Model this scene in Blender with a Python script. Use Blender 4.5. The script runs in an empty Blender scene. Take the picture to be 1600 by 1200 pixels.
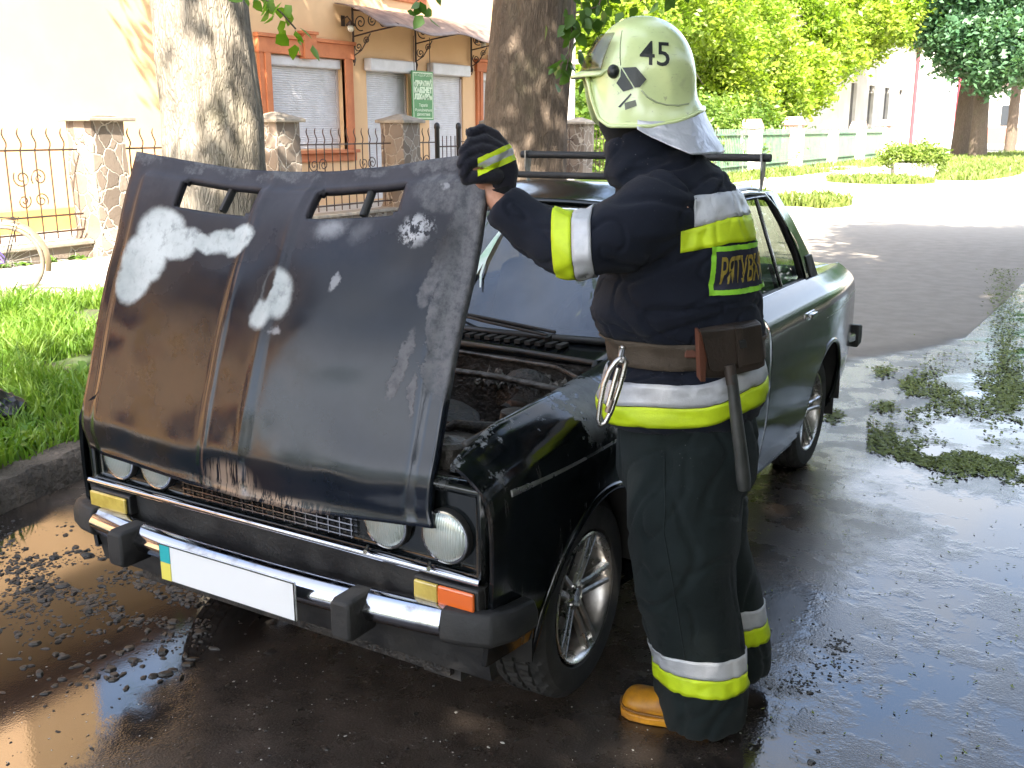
import bpy, bmesh, math, random
import numpy as np
from mathutils import Vector, Matrix, noise
from mathutils.bvhtree import BVHTree
R = math.radians
PI = math.pi
random.seed(7)
rng = np.random.default_rng(11)
scene = bpy.context.scene
COL = scene.collection

# ------------------------------------------------------------------ camera
CAM = Vector((1.999, -2.515, 1.640)); YAW = R(31.218); PITCH = R(-14.028); FPX = 1601.0
cam_d = bpy.data.cameras.new('camera'); cam = bpy.data.objects.new('camera', cam_d); COL.objects.link(cam)
cam.location = CAM; cam.rotation_euler = (R(90) + PITCH, 0, YAW)
cam_d.sensor_width = 36; cam_d.lens = 36 * FPX / 1600; cam_d.clip_start = 0.05; cam_d.clip_end = 2000
scene.camera = cam
# ------------------------------------------------------------------ world, sun, exposure
SUN_EL = R(47); SUN_AZ = math.atan2(0.46, -0.89)          # the sun stands behind the camera, to the right
world = bpy.data.worlds.new('World'); scene.world = world; world.use_nodes = True
wn = world.node_tree; wn.nodes.clear()
sky = wn.nodes.new('ShaderNodeTexSky'); sky.sky_type = 'NISHITA'; sky.sun_disc = False
sky.sun_elevation = SUN_EL; sky.sun_rotation = SUN_AZ; sky.air_density = 1.0; sky.dust_density = 2.0; sky.ozone_density = 1.0
bg = wn.nodes.new('ShaderNodeBackground'); bg.inputs[1].default_value = 0.15
wo = wn.nodes.new('ShaderNodeOutputWorld')
tcw = wn.nodes.new('ShaderNodeTexCoord'); mpw = wn.nodes.new('ShaderNodeMapping'); mpw.inputs['Scale'].default_value = (1.2, 1.2, 2.6); nzw = wn.nodes.new('ShaderNodeTexNoise'); nzw.inputs['Scale'].default_value = 1.7; nzw.inputs['Detail'].default_value = 7; nzw.inputs['Roughness'].default_value = .62
rpw = wn.nodes.new('ShaderNodeMapRange'); rpw.interpolation_type = 'SMOOTHSTEP'; rpw.inputs[1].default_value = .36; rpw.inputs[2].default_value = .64; rpw.inputs[3].default_value = .1; rpw.inputs[4].default_value = .85
bww = wn.nodes.new('ShaderNodeRGBToBW'); clw = wn.nodes.new('ShaderNodeMix'); clw.data_type = 'RGBA'; scw = wn.nodes.new('ShaderNodeVectorMath'); scw.operation = 'SCALE'; scw.inputs[0].default_value = (1.32, 1.36, 1.44)
wn.links.new(tcw.outputs['Generated'], mpw.inputs[0]); wn.links.new(mpw.outputs[0], nzw.inputs['Vector']); wn.links.new(nzw.outputs[0], rpw.inputs[0]); wn.links.new(sky.outputs[0], bww.inputs[0]); wn.links.new(bww.outputs[0], scw.inputs['Scale'])
wn.links.new(rpw.outputs[0], clw.inputs[0]); wn.links.new(sky.outputs[0], clw.inputs[6]); wn.links.new(scw.outputs[0], clw.inputs[7])      # thin bright summer cloud
wn.links.new(clw.outputs[2], bg.inputs[0]); wn.links.new(bg.outputs[0], wo.inputs[0])
sl = bpy.data.lights.new('sun', 'SUN'); sl.energy = 5.0; sl.angle = R(0.5); sl.color = (1, 0.93, 0.82)
so = bpy.data.objects.new('sun', sl); COL.objects.link(so)
sdir = Vector((math.sin(SUN_AZ) * math.cos(SUN_EL), math.cos(SUN_AZ) * math.cos(SUN_EL), math.sin(SUN_EL)))
so.rotation_euler = sdir.to_track_quat('Z', 'Y').to_euler(); so.location = (5, -8, 12)
scene.view_settings.view_transform = 'Standard'; scene.view_settings.look = 'None'
scene.view_settings.exposure = 2.55; scene.view_settings.gamma = 1
scene.render.engine = 'CYCLES'
scene.cycles.max_bounces = 7; scene.cycles.transparent_max_bounces = 12; scene.cycles.use_denoising = True
scene.cycles.sample_clamp_indirect = 6; scene.cycles.caustics_reflective = False; scene.cycles.caustics_refractive = False

# ------------------------------------------------------------------ modelling frame of the person (s: to the right of the view, w: away, z: up)
E1 = Vector((math.cos(YAW), math.sin(YAW), 0)); E2 = Vector((-math.sin(YAW), math.cos(YAW), 0))
PO = Vector((1.12, -0.02, 0)) + E2 * 0.06
FWD = Vector((-math.sin(YAW) * math.cos(PITCH), math.cos(YAW) * math.cos(PITCH), math.sin(PITCH)))
UPV = E1.cross(FWD)
def ray(u, v): return (FWD * FPX + E1 * (u - 800) - UPV * (v - 600)).normalized()
def Q(u, v, w=0.0):
    d = ray(u, v); t = ((PO + E2 * (w - 0.06) - CAM) @ E2) / (d @ E2); return CAM + d * t
def S(s, w, z): return PO + E1 * s + E2 * w + Vector((0, 0, z))
def onz(u, v, z=0.0):
    d = ray(u, v); return CAM + d * ((z - CAM.z) / d.z)
def onx(u, v, x):
    d = ray(u, v); return CAM + d * ((x - CAM.x) / d.x)

# ------------------------------------------------------------------ materials
class NT:
    def __init__(s, name):
        s.m = bpy.data.materials.new(name); s.m.use_nodes = True; s.t = s.m.node_tree; s.t.nodes.clear()
        s.out = s.t.nodes.new('ShaderNodeOutputMaterial')
    def n(s, typ, **kw):
        nd = s.t.nodes.new('ShaderNode' + typ)
        for k, v in kw.items():
            if k.startswith('_'): setattr(nd, k[1:], v)
        for k, v in kw.items():
            if k.startswith('_'): continue
            k2 = int(k[1:]) if k[0] == 'i' and k[1:].isdigit() else k.replace('__', ' ')
            s.set(nd.inputs[k2], v)
        return nd
    def set(s, inp, v):
        if isinstance(v, bpy.types.NodeSocket): s.t.links.new(v, inp)
        elif isinstance(v, bpy.types.Node): s.t.links.new(v.outputs[0], inp)
        else:
            if inp.type == 'RGBA' and len(v) == 3: v = (*v, 1)
            inp.default_value = v
    def math(s, op, a, b=0.0, c=0.0, clamp=False):
        nd = s.t.nodes.new('ShaderNodeMath'); nd.operation = op; nd.use_clamp = clamp
        s.set(nd.inputs[0], a); s.set(nd.inputs[1], b)
        if op in ('MULTIPLY_ADD', 'SMOOTH_MIN', 'SMOOTH_MAX'): s.set(nd.inputs[2], c)
        return nd.outputs[0]
    def mix(s, f, a, b, bl='MIX'):
        nd = s.t.nodes.new('ShaderNodeMix'); nd.data_type = 'RGBA'; nd.blend_type = bl
        s.set(nd.inputs[0], f); s.set(nd.inputs[6], a); s.set(nd.inputs[7], b); return nd.outputs[2]
    def mixf(s, f, a, b):
        nd = s.t.nodes.new('ShaderNodeMix'); nd.data_type = 'FLOAT'
        s.set(nd.inputs[0], f); s.set(nd.inputs[2], a); s.set(nd.inputs[3], b); return nd.outputs[0]
    def ramp(s, f, stops, interp='LINEAR'):
        nd = s.t.nodes.new('ShaderNodeValToRGB'); nd.color_ramp.interpolation = interp
        el = nd.color_ramp.elements
        while len(el) < len(stops): el.new(0.5)
        for e, (p, c) in zip(el, stops):
            e.position = p; e.color = (c, c, c, 1) if not hasattr(c, '__len__') else (*c, 1)
        s.set(nd.inputs[0], f); return nd.outputs[0]
    def smooth(s, v, lo, hi):
        nd = s.t.nodes.new('ShaderNodeMapRange'); nd.interpolation_type = 'SMOOTHSTEP'
        s.set(nd.inputs[0], v); s.set(nd.inputs[1], lo); s.set(nd.inputs[2], hi); return nd.outputs[0]
    def coord(s, kind='Object', scale=(1, 1, 1)):
        tc = s.n('TexCoord'); mp = s.n('Mapping'); mp.inputs['Scale'].default_value = scale
        s.t.links.new(tc.outputs[kind], mp.inputs['Vector']); return mp.outputs[0]
    def noise(s, vec, scale, detail=4, rough=0.55, dist=0.0, color=False):
        nd = s.n('TexNoise', Vector=vec, Scale=scale, Detail=detail, Roughness=rough, Distortion=dist)
        return nd.outputs[1 if color else 0]
    def bump(s, h, strength=0.3, dist=0.01, normal=None):
        nd = s.n('Bump', Strength=strength, Distance=dist, Height=h)
        if normal is not None: s.set(nd.inputs['Normal'], normal)
        return nd.outputs[0]
    def bsdf(s, **kw):
        b = s.n('BsdfPrincipled')
        for k, v in kw.items(): s.set(b.inputs[k.replace('__', ' ')], v)
        s.t.links.new(b.outputs[0], s.out.inputs[0]); return b

def mat(name, c1, rough=0.6, c2=None, nscale=8.0, metal=0.0, bump=0.0, bscale=60.0, bdist=0.004, rough2=None, coat=0.0, stretch=(1, 1, 1), lo=0.35, hi=0.65, **kw):
    t = NT(name); co = t.coord('Object', stretch)
    f = t.smooth(t.noise(co, nscale, 5, 0.6), lo, hi)
    args = {'Base Color': t.mix(f, c1, c2) if c2 else (*c1, 1), 'Metallic': metal,
            'Roughness': t.mixf(f, rough, rough2) if rough2 is not None else rough}
    if bump: args['Normal'] = t.bump(t.noise(co, bscale, 3, 0.6), bump, bdist)
    if coat: args['Coat Weight'] = coat; args['Coat Roughness'] = 0.04
    args.update(kw); b = t.n('BsdfPrincipled')
    for k, v in args.items(): t.set(b.inputs[k], v)
    t.t.links.new(b.outputs[0], t.out.inputs[0]); return t.m

# ------------------------------------------------------------------ mesh helpers
class MB:
    def __init__(s): s.v = []; s.f = []; s.mi = []; s.uv = {}
    def add(s, verts, faces, mi=0, M=None):
        o = len(s.v)
        s.v += [tuple(M @ Vector(p)) if M is not None else tuple(p) for p in verts]
        for f in faces: s.f.append(tuple(i + o for i in f)); s.mi.append(mi)
        return s
    def box(s, a, b, mi=0, M=None):
        (x0, y0, z0), (x1, y1, z1) = a, b
        v = [(x0,y0,z0),(x1,y0,z0),(x1,y1,z0),(x0,y1,z0),(x0,y0,z1),(x1,y0,z1),(x1,y1,z1),(x0,y1,z1)]
        return s.add(v, [(0,3,2,1),(4,5,6,7),(0,1,5,4),(1,2,6,5),(2,3,7,6),(3,0,4,7)], mi, M)
    def loft(s, rings, mi=0, cap=True, closed=True, M=None):
        n = len(rings[0]); v = [p for r in rings for p in r]; f = []
        for i in range(len(rings) - 1):
            for j in range(n if closed else n - 1):
                k = (j + 1) % n; f.append((i*n+j, i*n+k, (i+1)*n+k, (i+1)*n+j))
        if cap: f.append(tuple(range(n))[::-1]); f.append(tuple(range((len(rings)-1)*n, len(rings)*n)))
        return s.add(v, f, mi, M)
    def tube(s, pts, r, n=8, mi=0, M=None, cap=True, flat=None):
        pts = [Vector(p) for p in pts]; rings = []; N = len(pts); prev = None
        rr = r if hasattr(r, '__len__') else [r] * N
        for i, p in enumerate(pts):
            d = (pts[min(i+1, N-1)] - pts[max(i-1, 0)]).normalized()
            if prev is None:
                up = Vector((0, 0, 1)) if abs(d.z) < 0.9 else Vector((1, 0, 0)); a = d.cross(up).normalized()
            else: a = (prev - d * prev.dot(d)).normalized()
            b = d.cross(a); prev = a
            fb = 1.0 if flat is None else flat
            rings.append([p + a * (rr[i] * math.cos(2*PI*k/n)) + b * (rr[i] * fb * math.sin(2*PI*k/n)) for k in range(n)])
        return s.loft(rings, mi, cap, True, M)
    def prism(s, poly, h, mi=0, M=None):        # polygon in xy, extruded along z from 0 to h
        n = len(poly); v = [(x, y, 0) for x, y in poly] + [(x, y, h) for x, y in poly]
        f = [tuple(range(n))[::-1], tuple(range(n, 2*n))] + [(i, (i+1) % n, n+(i+1) % n, n+i) for i in range(n)]
        return s.add(v, f, mi, M)
    def lathe(s, prof, n=32, mi=0, M=None, cap=False):   # prof (r, z) round z
        rings = [[(r*math.cos(2*PI*k/n), r*math.sin(2*PI*k/n), z) for k in range(n)] for r, z in prof]
        return s.loft(rings, mi, cap, True, M)
    def sphere(s, c, r, n=12, mi=0, M=None):
        rx, ry, rz = r if hasattr(r, '__len__') else (r, r, r)
        rings = [[(c[0]+rx*math.sin(PI*i/n)*math.cos(2*PI*k/(2*n)), c[1]+ry*math.sin(PI*i/n)*math.sin(2*PI*k/(2*n)), c[2]+rz*math.cos(PI*i/n)) for k in range(2*n)] for i in range(n+1)]
        rings[0] = [(p[0]+1e-5*math.cos(k), p[1]+1e-5*math.sin(k), p[2]) for k, p in enumerate(rings[0])]
        return s.loft(rings, mi, True, True, M)
    def grid(s, fn, nu, nv, mi=0, uv=False):
        o = len(s.v)
        for i in range(nu):
            for j in range(nv):
                a, b = i/(nu-1), j/(nv-1); s.v.append(tuple(fn(a, b)))
                if uv: s.uv[len(s.v)-1] = (a, b)
        for i in range(nu-1):
            for j in range(nv-1):
                s.f.append((o+i*nv+j, o+(i+1)*nv+j, o+(i+1)*nv+j+1, o+i*nv+j+1)); s.mi.append(mi)
        return s
    def mesh(s, name):
        me = bpy.data.meshes.new(name); me.from_pydata(s.v, [], s.f)
        if len(set(s.mi)) > 1: me.polygons.foreach_set('material_index', s.mi)
        if s.uv:
            ul = me.uv_layers.new(name='uv')
            for l in me.loops: ul.data[l.index].uv = s.uv.get(l.vertex_index, (0, 0))
        return me
    def build(s, name, mats, parent=None, smooth=40, bevel=0, solid=0, sub=0, recalc=False):
        return link(name, s.mesh(name), mats, parent, smooth, bevel, solid, sub, recalc)

def link(name, me, mats, parent=None, smooth=40, bevel=0, solid=0, sub=0, recalc=False):
    if recalc:
        bm = bmesh.new(); bm.from_mesh(me); bmesh.ops.recalc_face_normals(bm, faces=bm.faces); bm.to_mesh(me); bm.free()
    o = bpy.data.objects.new(name, me); COL.objects.link(o)
    for m in (mats if isinstance(mats, (list, tuple)) else [mats]): me.materials.append(m)
    if smooth:
        me.polygons.foreach_set('use_smooth', [True] * len(me.polygons))
        if smooth < 180: me.set_sharp_from_angle(angle=R(smooth))
    if solid:
        md = o.modifiers.new('solidify', 'SOLIDIFY'); md.thickness = abs(solid); md.offset = -1 if solid > 0 else 1
    if bevel:
        md = o.modifiers.new('bevel', 'BEVEL'); md.width = bevel; md.segments = 2; md.limit_method = 'ANGLE'; md.angle_limit = R(35)
    if sub:
        md = o.modifiers.new('subdivision', 'SUBSURF'); md.levels = sub; md.render_levels = sub
    if parent is not None: put(o, parent)
    return o
def wloc(o):
    p = Vector(o.location)
    return p if o.parent is None else wloc(o.parent)      # children keep their mesh in world coordinates
def put(o, parent):
    o.parent = parent
    root = parent
    while root.parent is not None: root = root.parent
    if parent.parent is None: o.matrix_parent_inverse = Matrix.Translation(-Vector(parent.location))
def thing(name, label, cat, loc=(0, 0, 0), group=None):
    o = bpy.data.objects.new(name, None); COL.objects.link(o); o.location = loc; o.empty_display_size = 0.2
    return tag(o, label, cat, group)
def tag(o, label, cat, group=None, kind=None):
    o['label'] = label; o['category'] = cat
    if group: o['group'] = group
    if kind: o['kind'] = kind
    return o
def struct(o, kind='structure'):
    o['kind'] = kind; return o
def bake(o):                                           # apply the modifiers
    dg = bpy.context.evaluated_depsgraph_get(); dg.update()
    me = bpy.data.meshes.new_from_object(o.evaluated_get(dg)); o.modifiers.clear(); o.data = me; return o
def cut(o, mbs, keep=True):                            # boolean difference, the cutters are removed again
    for mb in mbs:
        c = mb.build('cutter', [], None, 0, recalc=True)
        md = o.modifiers.new('b', 'BOOLEAN'); md.operation = 'DIFFERENCE'; md.object = c; md.solver = 'EXACT'
        dg = bpy.context.evaluated_depsgraph_get(); dg.update()
        me = bpy.data.meshes.new_from_object(o.evaluated_get(dg)); o.modifiers.remove(md)
        o.data = me; bpy.data.objects.remove(c)
    o.data.polygons.foreach_set('use_smooth', [True] * len(o.data.polygons)); o.data.set_sharp_from_angle(angle=R(35))
    return o
def remesh(mb, voxel, name, smooth_it=2):
    o = mb.build(name, [], None, 0, recalc=True)
    md = o.modifiers.new('r', 'REMESH'); md.mode = 'VOXEL'; md.voxel_size = voxel
    md = o.modifiers.new('s', 'SMOOTH'); md.iterations = smooth_it; md.factor = 0.5
    bake(o); me = o.data; bpy.data.objects.remove(o); return me
def smoothstep(a, b, x):
    t = min(1, max(0, (x - a) / (b - a))); return t * t * (3 - 2 * t)
def lerp(a, b, t): return a + (b - a) * t
def interp(x, xs, ys): return float(np.interp(x, xs, ys))
def textmesh(txt, size=1.0, bold=0.0, sx=1.0):
    cu = bpy.data.curves.new('t', 'FONT'); cu.body = txt; cu.size = size; cu.align_x = 'CENTER'; cu.align_y = 'CENTER'
    cu.offset = bold; cu.resolution_u = 3
    o = bpy.data.objects.new('t', cu); COL.objects.link(o)
    dg = bpy.context.evaluated_depsgraph_get(); dg.update()
    me = bpy.data.meshes.new_from_object(o.evaluated_get(dg)); bpy.data.objects.remove(o)
    v = [(p.co.x * sx, p.co.y) for p in me.vertices]; f = [tuple(q.vertices) for q in me.polygons]
    return v, f
def subdiv_text(v, f, mx):                              # refine so that the letters can follow a curved surface
    me = bpy.data.meshes.new('x'); me.from_pydata([(a, b, 0) for a, b in v], [], f)
    bm = bmesh.new(); bm.from_mesh(me); bmesh.ops.triangulate(bm, faces=bm.faces)
    for _ in range(4):
        es = [e for e in bm.edges if e.calc_length() > mx]
        if not es: break
        bmesh.ops.subdivide_edges(bm, edges=es, cuts=1)
    bm.verts.index_update(); v = [(q.co.x, q.co.y) for q in bm.verts]; f = [tuple(w.index for w in q.verts) for q in bm.faces]; bm.free(); return v, f
def spiral(c, r0, r1, a0, a1, n, ax, ay):
    out = []
    for i in range(n):
        t = i/(n-1); r = lerp(r0, r1, t); a = lerp(a0, a1, t)
        out.append(Vector(c) + Vector(ax) * (r*math.cos(a)) + Vector(ay) * (r*math.sin(a)))
    return out
# ------------------------------------------------------------------ setting: ground, verge, kerb
def m_asphalt():
    t = NT('wet asphalt'); co = t.coord('Object'); sep = t.n('SeparateXYZ', Vector=co)
    x, y = sep.outputs[0], sep.outputs[1]
    big = t.noise(co, 0.9, 6, 0.65); med = t.noise(co, 5, 5, 0.6); fine = t.noise(co, 160, 3, 0.7)
    # dry area behind the car: y > f(x)
    f = t.ramp(t.math('DIVIDE', t.math('ADD', x, 4.0), 6.0), [(0, 0.28), (0.70, 0.30), (0.777, 0.345), (0.82, 0.385), (0.832, 0.53), (0.84, 1.0), (1, 1.0)])
    edge = t.math('ADD', t.math('MULTIPLY', f, 16.0), t.math('MULTIPLY', t.math('SUBTRACT', big, 0.5), 1.1))
    dry = t.smooth(t.math('SUBTRACT', y, edge), -0.15, 0.25)
    far = t.smooth(y, 9.0, 14.0); dry = t.math('MAXIMUM', dry, far)
    # pools
    pool_l = t.math('MULTIPLY', t.smooth(t.math('ADD', x, t.math('MULTIPLY', t.math('SUBTRACT', big, .5), 1.0)), -0.12, -0.38), t.smooth(y, 0.3, -0.1))
    pool_r = t.smooth(t.math('ADD', x, t.math('MULTIPLY', t.math('SUBTRACT', big, .5), 1.6)), 0.75, 1.35)
    pool_r = t.math('MULTIPLY', pool_r, t.mixf(t.smooth(t.noise(co, 2.1, 6, .7), .44, .54), .45, 1.0)); pool = t.math('MAXIMUM', pool_l, pool_r)
    pool = t.math('MULTIPLY', pool, t.math('SUBTRACT', 1.0, dry))
    agg = t.n('TexVoronoi', Vector=co, Scale=140.0).outputs[0]
    wetc = t.mix(t.smooth(med, 0.35, 0.7), (0.026, 0.020, 0.016), (0.062, 0.047, 0.037)); wetc = t.mix(t.math('MULTIPLY', t.smooth(fine, .45, .75), .6), wetc, (.12, .10, .085))
    wetc = t.mix(t.math('MULTIPLY', pool, .72), wetc, (.006, .005, .005))
    dryc = t.mix(t.smooth(med, 0.3, 0.7), (0.27, 0.232, 0.19), (0.34, 0.295, 0.245))
    dryc = t.mix(t.math('MULTIPLY', fine, 0.5), dryc, (0.12, 0.105, 0.095))
    damp = t.math('SUBTRACT', t.smooth(t.math('SUBTRACT', y, edge), 0.0, 0.9), 0.0)
    dryc = t.mix(t.mixf(far, t.math('MULTIPLY', t.math('SUBTRACT', 1.0, damp), 0.4), 0.0), dryc, (0.06, 0.052, 0.045))
    dryc = t.mix(t.smooth(y, 12.0, 20.0), dryc, (0.36, 0.325, 0.28))
    colr = t.mix(dry, wetc, dryc)
    rw = t.mixf(t.smooth(t.noise(co, 3.2, 6, 0.68), 0.42, 0.56), 0.10, 0.36)
    rough = t.mixf(dry, t.mixf(pool, rw, 0.035), 0.85)
    h = t.math('ADD', t.math('MULTIPLY', agg, 0.5), t.math('MULTIPLY', fine, 0.6))
    h = t.math('ADD', t.math('MULTIPLY', h, t.mixf(pool, 1.0, 0.03)), t.math('MULTIPLY', t.noise(co, 14, 3, 0.5), t.mixf(pool, 0.8, 0.03)))
    nrm = t.bump(h, 0.28, 0.006)
    t.bsdf(Base__Color=colr, Roughness=rough, Normal=nrm, IOR=t.mixf(pool, 1.40, 1.85))
    return t.m
KERB = [(-1.55, -14), (-1.75, -4), (-1.92, -1.5), (-2.09, -0.08), (-2.21, 0.56), (-2.42, 2.0), (-2.72, 4.5), (-2.9, 7.5), (-3.0, 10.5), (-3.3, 12.2), (-4.2, 13.2), (-6.4, 13.6)]
def kerb_fine():
    out = []
    for (a, b), (c, d) in zip(KERB, KERB[1:]):
        n = max(2, int(math.hypot(c-a, d-b) / 0.05))
        for i in range(n): out.append((lerp(a, c, i/n), lerp(b, d, i/n)))
    return out + [KERB[-1]]
g = MB(); g.add([(-260, -160, 0), (260, -160, 0), (260, 420, 0), (-260, 420, 0)], [(0, 1, 2, 3)])
struct(g.build('road', m_asphalt(), None, 0))
kf = kerb_fine()
m_kerb = mat('old kerb concrete', (0.115, 0.09, 0.07), 0.85, (0.045, 0.035, 0.026), 5, bump=1.0, bscale=28, bdist=0.03)
rings = []
for i, (x, y) in enumerate(kf):
    x2, y2 = kf[min(i+1, len(kf)-1)]; x1, y1 = kf[max(i-1, 0)]
    d = Vector((x2-x1, y2-y1, 0)).normalized(); nl = Vector((-d.y, d.x, 0)); P = Vector((x, y, 0))
    j = 0.022 * noise.noise((x*5, y*7, 0)) + .008*noise.noise((x*20, y*25, 0)); zj = 0.022 * noise.noise((x*4, y*6, 5)) - .01 + .006*noise.noise((x*20, y*25, 9))
    rings.append([P + Vector((0, 0, -0.05)), P + nl*(0.02+j) + Vector((0, 0, 0.11+zj)), P + nl*(0.05+j) + Vector((0, 0, 0.145+zj)), P + nl*0.17 + Vector((0, 0, 0.15+zj)), P + nl*0.19 + Vector((0, 0, -0.05))])
kb = MB(); kb.loft(rings, 0, True, True); struct(kb.build('kerb', m_kerb, None, 40, recalc=True))
def m_soil():
    t = NT('verge soil'); co = t.coord(); f = t.smooth(t.noise(co, 3, 6, 0.65), 0.4, 0.6)
    t.bsdf(Base__Color=t.mix(f, (0.05, 0.075, 0.02), (0.075, 0.06, 0.035)), Roughness=0.95, Normal=t.bump(t.noise(co, 40, 4, .7), 0.8, 0.02)); return t.m
v = [(x-0.17, y, 0.125) for x, y in kf]; v2 = [(-6.45 if y < 13 else min(-6.45, x-0.3), y, 0.125) for x, y in kf]
mb = MB(); n = len(v); mb.add(v + v2, [(i, i+1, n+i+1, n+i) for i in range(n-1)])
struct(mb.build('verge_ground', m_soil(), None, 0))
m_pave = mat('pale dusty pavement', (0.40, 0.36, 0.31), 0.9, (0.31, 0.28, 0.24), 2.5, bump=0.4, bscale=60)
mb = MB(); mb.box((-8.78, -16, -0.05), (-6.45, 14.2, 0.12)); struct(mb.build('pavement', m_pave, None, 0, bevel=0.02))
mb = MB(); mb.box((-11.99, -16, -0.05), (-9.2, 30, 0.14)); struct(mb.build('forecourt', m_pave, None, 0))

# grass blades and weeds
def m_leafy(name, c1, c2, trans=0.35, nscale=3.0, rough=0.5):
    t = NT(name); co = t.coord(); f = t.smooth(t.noise(co, nscale, 4, 0.7), 0.35, 0.65)
    c = t.mix(f, c1, c2)
    a = t.n('BsdfPrincipled', Base__Color=c, Roughness=rough)
    tr = t.n('BsdfTranslucent', Color=t.mix(1.0, c, (1.3, 1.5, 0.6), 'MULTIPLY'))
    mx = t.n('MixShader', i0=trans, i1=a, i2=tr); t.t.links.new(mx.outputs[0], t.out.inputs[0]); return t.m
m_grass = m_leafy('grass blades', (0.10, 0.20, 0.02), (0.18, 0.27, 0.04), 0.4, 5)
def blades(regions, name, label, hmin, hmax, z0, m=m_grass, wd=0.006):
    V = []; F = []
    for (fn, n) in regions:
        k = 0
        while k < n:
            p = fn()
            if p is None: k += 1; continue
            x, y = p; k += 1
            h = random.uniform(hmin, hmax) * (0.6 + 0.8 * (noise.noise((x*1.7, y*1.7, 3)) + 0.5)); a = random.uniform(0, 2*PI); w = wd * random.uniform(.6, 1.5)
            lx, ly = math.cos(a), math.sin(a); bx, by = random.gauss(0, .35)*h, random.gauss(0, .35)*h
            o = len(V)
            V += [(x-ly*w, y+lx*w, z0), (x+ly*w, y-lx*w, z0), (x+bx*.4-ly*w*.8, y+by*.4+lx*w*.8, z0+h*.6), (x+bx*.4+ly*w*.8, y+by*.4-lx*w*.8, z0+h*.6), (x+bx*1.2, y+by*1.2, z0+h*.95)]
            F += [(o, o+1, o+3, o+2), (o+2, o+3, o+4)]
    me = bpy.data.meshes.new(name); me.from_pydata(V, [], F)
    o = link(name, me, m, None, 0); tag(o, label, 'grass', None, 'stuff'); return o
def kx(y): return interp(y, [b for a, b in KERB[:-2]], [a for a, b in KERB[:-2]])
def rverge(y0, y1):
    def f():
        y = random.uniform(y0, y1); x = random.uniform(-6.2, kx(y) - 0.15)
        if noise.noise((x*0.9, y*0.9, 1)) < -0.28: return None
        return x, y
    return f
blades([(rverge(-1.5, 5.5), 60000), (rverge(5.5, 13), 16000)], 'verge_grass', 'long green grass growing on the verge beside the kerb', 0.05, 0.2, 0.12)
def weeds(pts, name, label):
    mb = MB()
    for (x, y, z, r, n) in pts:
        for k in range(n):
            a = random.uniform(0, 2*PI); L = r*random.uniform(.6, 1.1); w = L*0.16; el = random.uniform(.25, 1.1)
            d = Vector((math.cos(a), math.sin(a), 0)); q = Vector((-d.y, d.x, 0)); b = Vector((x, y, z))
            P = [b + d*(L*t*math.cos(el)) + Vector((0, 0, L*(t*math.sin(el) - 0.45*t*t))) for t in (0, .3, .6, .85, 1)]
            W = [.15, .8, 1, .6, .05]; V = []
            for p, ww in zip(P, W): V += [p + q*(w*ww) + Vector((0, 0, .15*w*ww)), p, p - q*(w*ww) + Vector((0, 0, .15*w*ww))]
            mb.add(V, [f for i in range(4) for f in ((i*3, i*3+1, i*3+4, i*3+3), (i*3+1, i*3+2, i*3+5, i*3+4))])
    return tag(mb.build(name, m_leafy('weed leaves', (0.10, 0.21, 0.03), (0.16, 0.27, 0.05), 0.35, 6), None, 180), label, 'weeds', None, 'stuff')
wp = []
for k in range(260):
    y = random.uniform(-1.2, 4.5); x = kx(y) - 0.2 - abs(random.gauss(0, 1.0))
    if x > -6.4: wp.append((x, y, 0.12, random.uniform(.09, .26), random.randint(6, 12)))
for k in range(90): wp.append((random.uniform(-8.95, -8.72), random.uniform(2, 8.5), 0.12, random.uniform(.06, .2), 7))
weeds(wp, 'broadleaf_weeds', 'broad leaved weeds and dandelions among the verge grass')
def rpatch(cx, cy, rx, ry):
    def f():
        a = random.uniform(0, 2*PI); r = math.sqrt(random.random()); x = cx + rx*r*math.cos(a); y = cy + ry*r*math.sin(a)
        if noise.noise((x*.5, y*.5, 1)) < -0.15: return None
        return x, y
    return f
m_grass2 = m_leafy('far grass', (0.12, 0.17, 0.03), (0.2, 0.24, 0.06), 0.3, 1.0)
blades([(rpatch(-5.6, 20.5, 2.2, 2.0), 9000), (rpatch(-9.6, 30, .8, 8), 4500), (rpatch(-5.1, 31.5, 1.6, 1.6), 3500), (rpatch(-3.2, 40, 1.3, 7), 8000), (rpatch(-5, 58, 2.5, 16), 11000), (rpatch(-9.2, 45, 1, 16), 6000)],
       'roadside_grass', 'sparse sunlit grass patches along the far road edge', 0.1, 0.28, 0.0, m_grass2, 0.022)

# ------------------------------------------------------------------ trees
def m_bark(name, c1, c2):
    t = NT(name); co = t.coord('Object', (1, 1, 0.22)); co2 = t.coord('Object')
    v = t.n('TexVoronoi', _feature='DISTANCE_TO_EDGE', Vector=t.n('VectorMath', _operation='ADD', i0=co, i1=t.n('VectorMath', _operation='SCALE', i0=t.noise(co, 9, 4, .6, color=True), Scale=0.16)), Scale=34.0).outputs[0]
    crack = t.smooth(v, -0.05, 0.24); n1 = t.noise(co, 24, 6, 0.7); n2 = t.noise(co2, 2.2, 4, .6)
    c = t.mix(t.smooth(n1, .3, .7), c1, c2); c = t.mix(t.math('MULTIPLY', t.smooth(n2, .5, .8), .55), c, (0.12, 0.115, 0.06)); c = t.mix(crack, t.mix(0.35, c, (0.03, 0.022, 0.016)), c)
    h = t.math('ADD', t.math('MULTIPLY', crack, 0.7), t.math('MULTIPLY', n1, 0.8))
    t.bsdf(Base__Color=c, Roughness=0.95, Normal=t.bump(h, 0.7, 0.015)); return t.m
m_bk = m_bark('grey brown bark', (0.22, 0.185, 0.142), (0.30, 0.26, 0.205))
m_bk2 = m_bark('dark bark', (0.095, 0.068, 0.048), (0.15, 0.112, 0.08))
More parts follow.
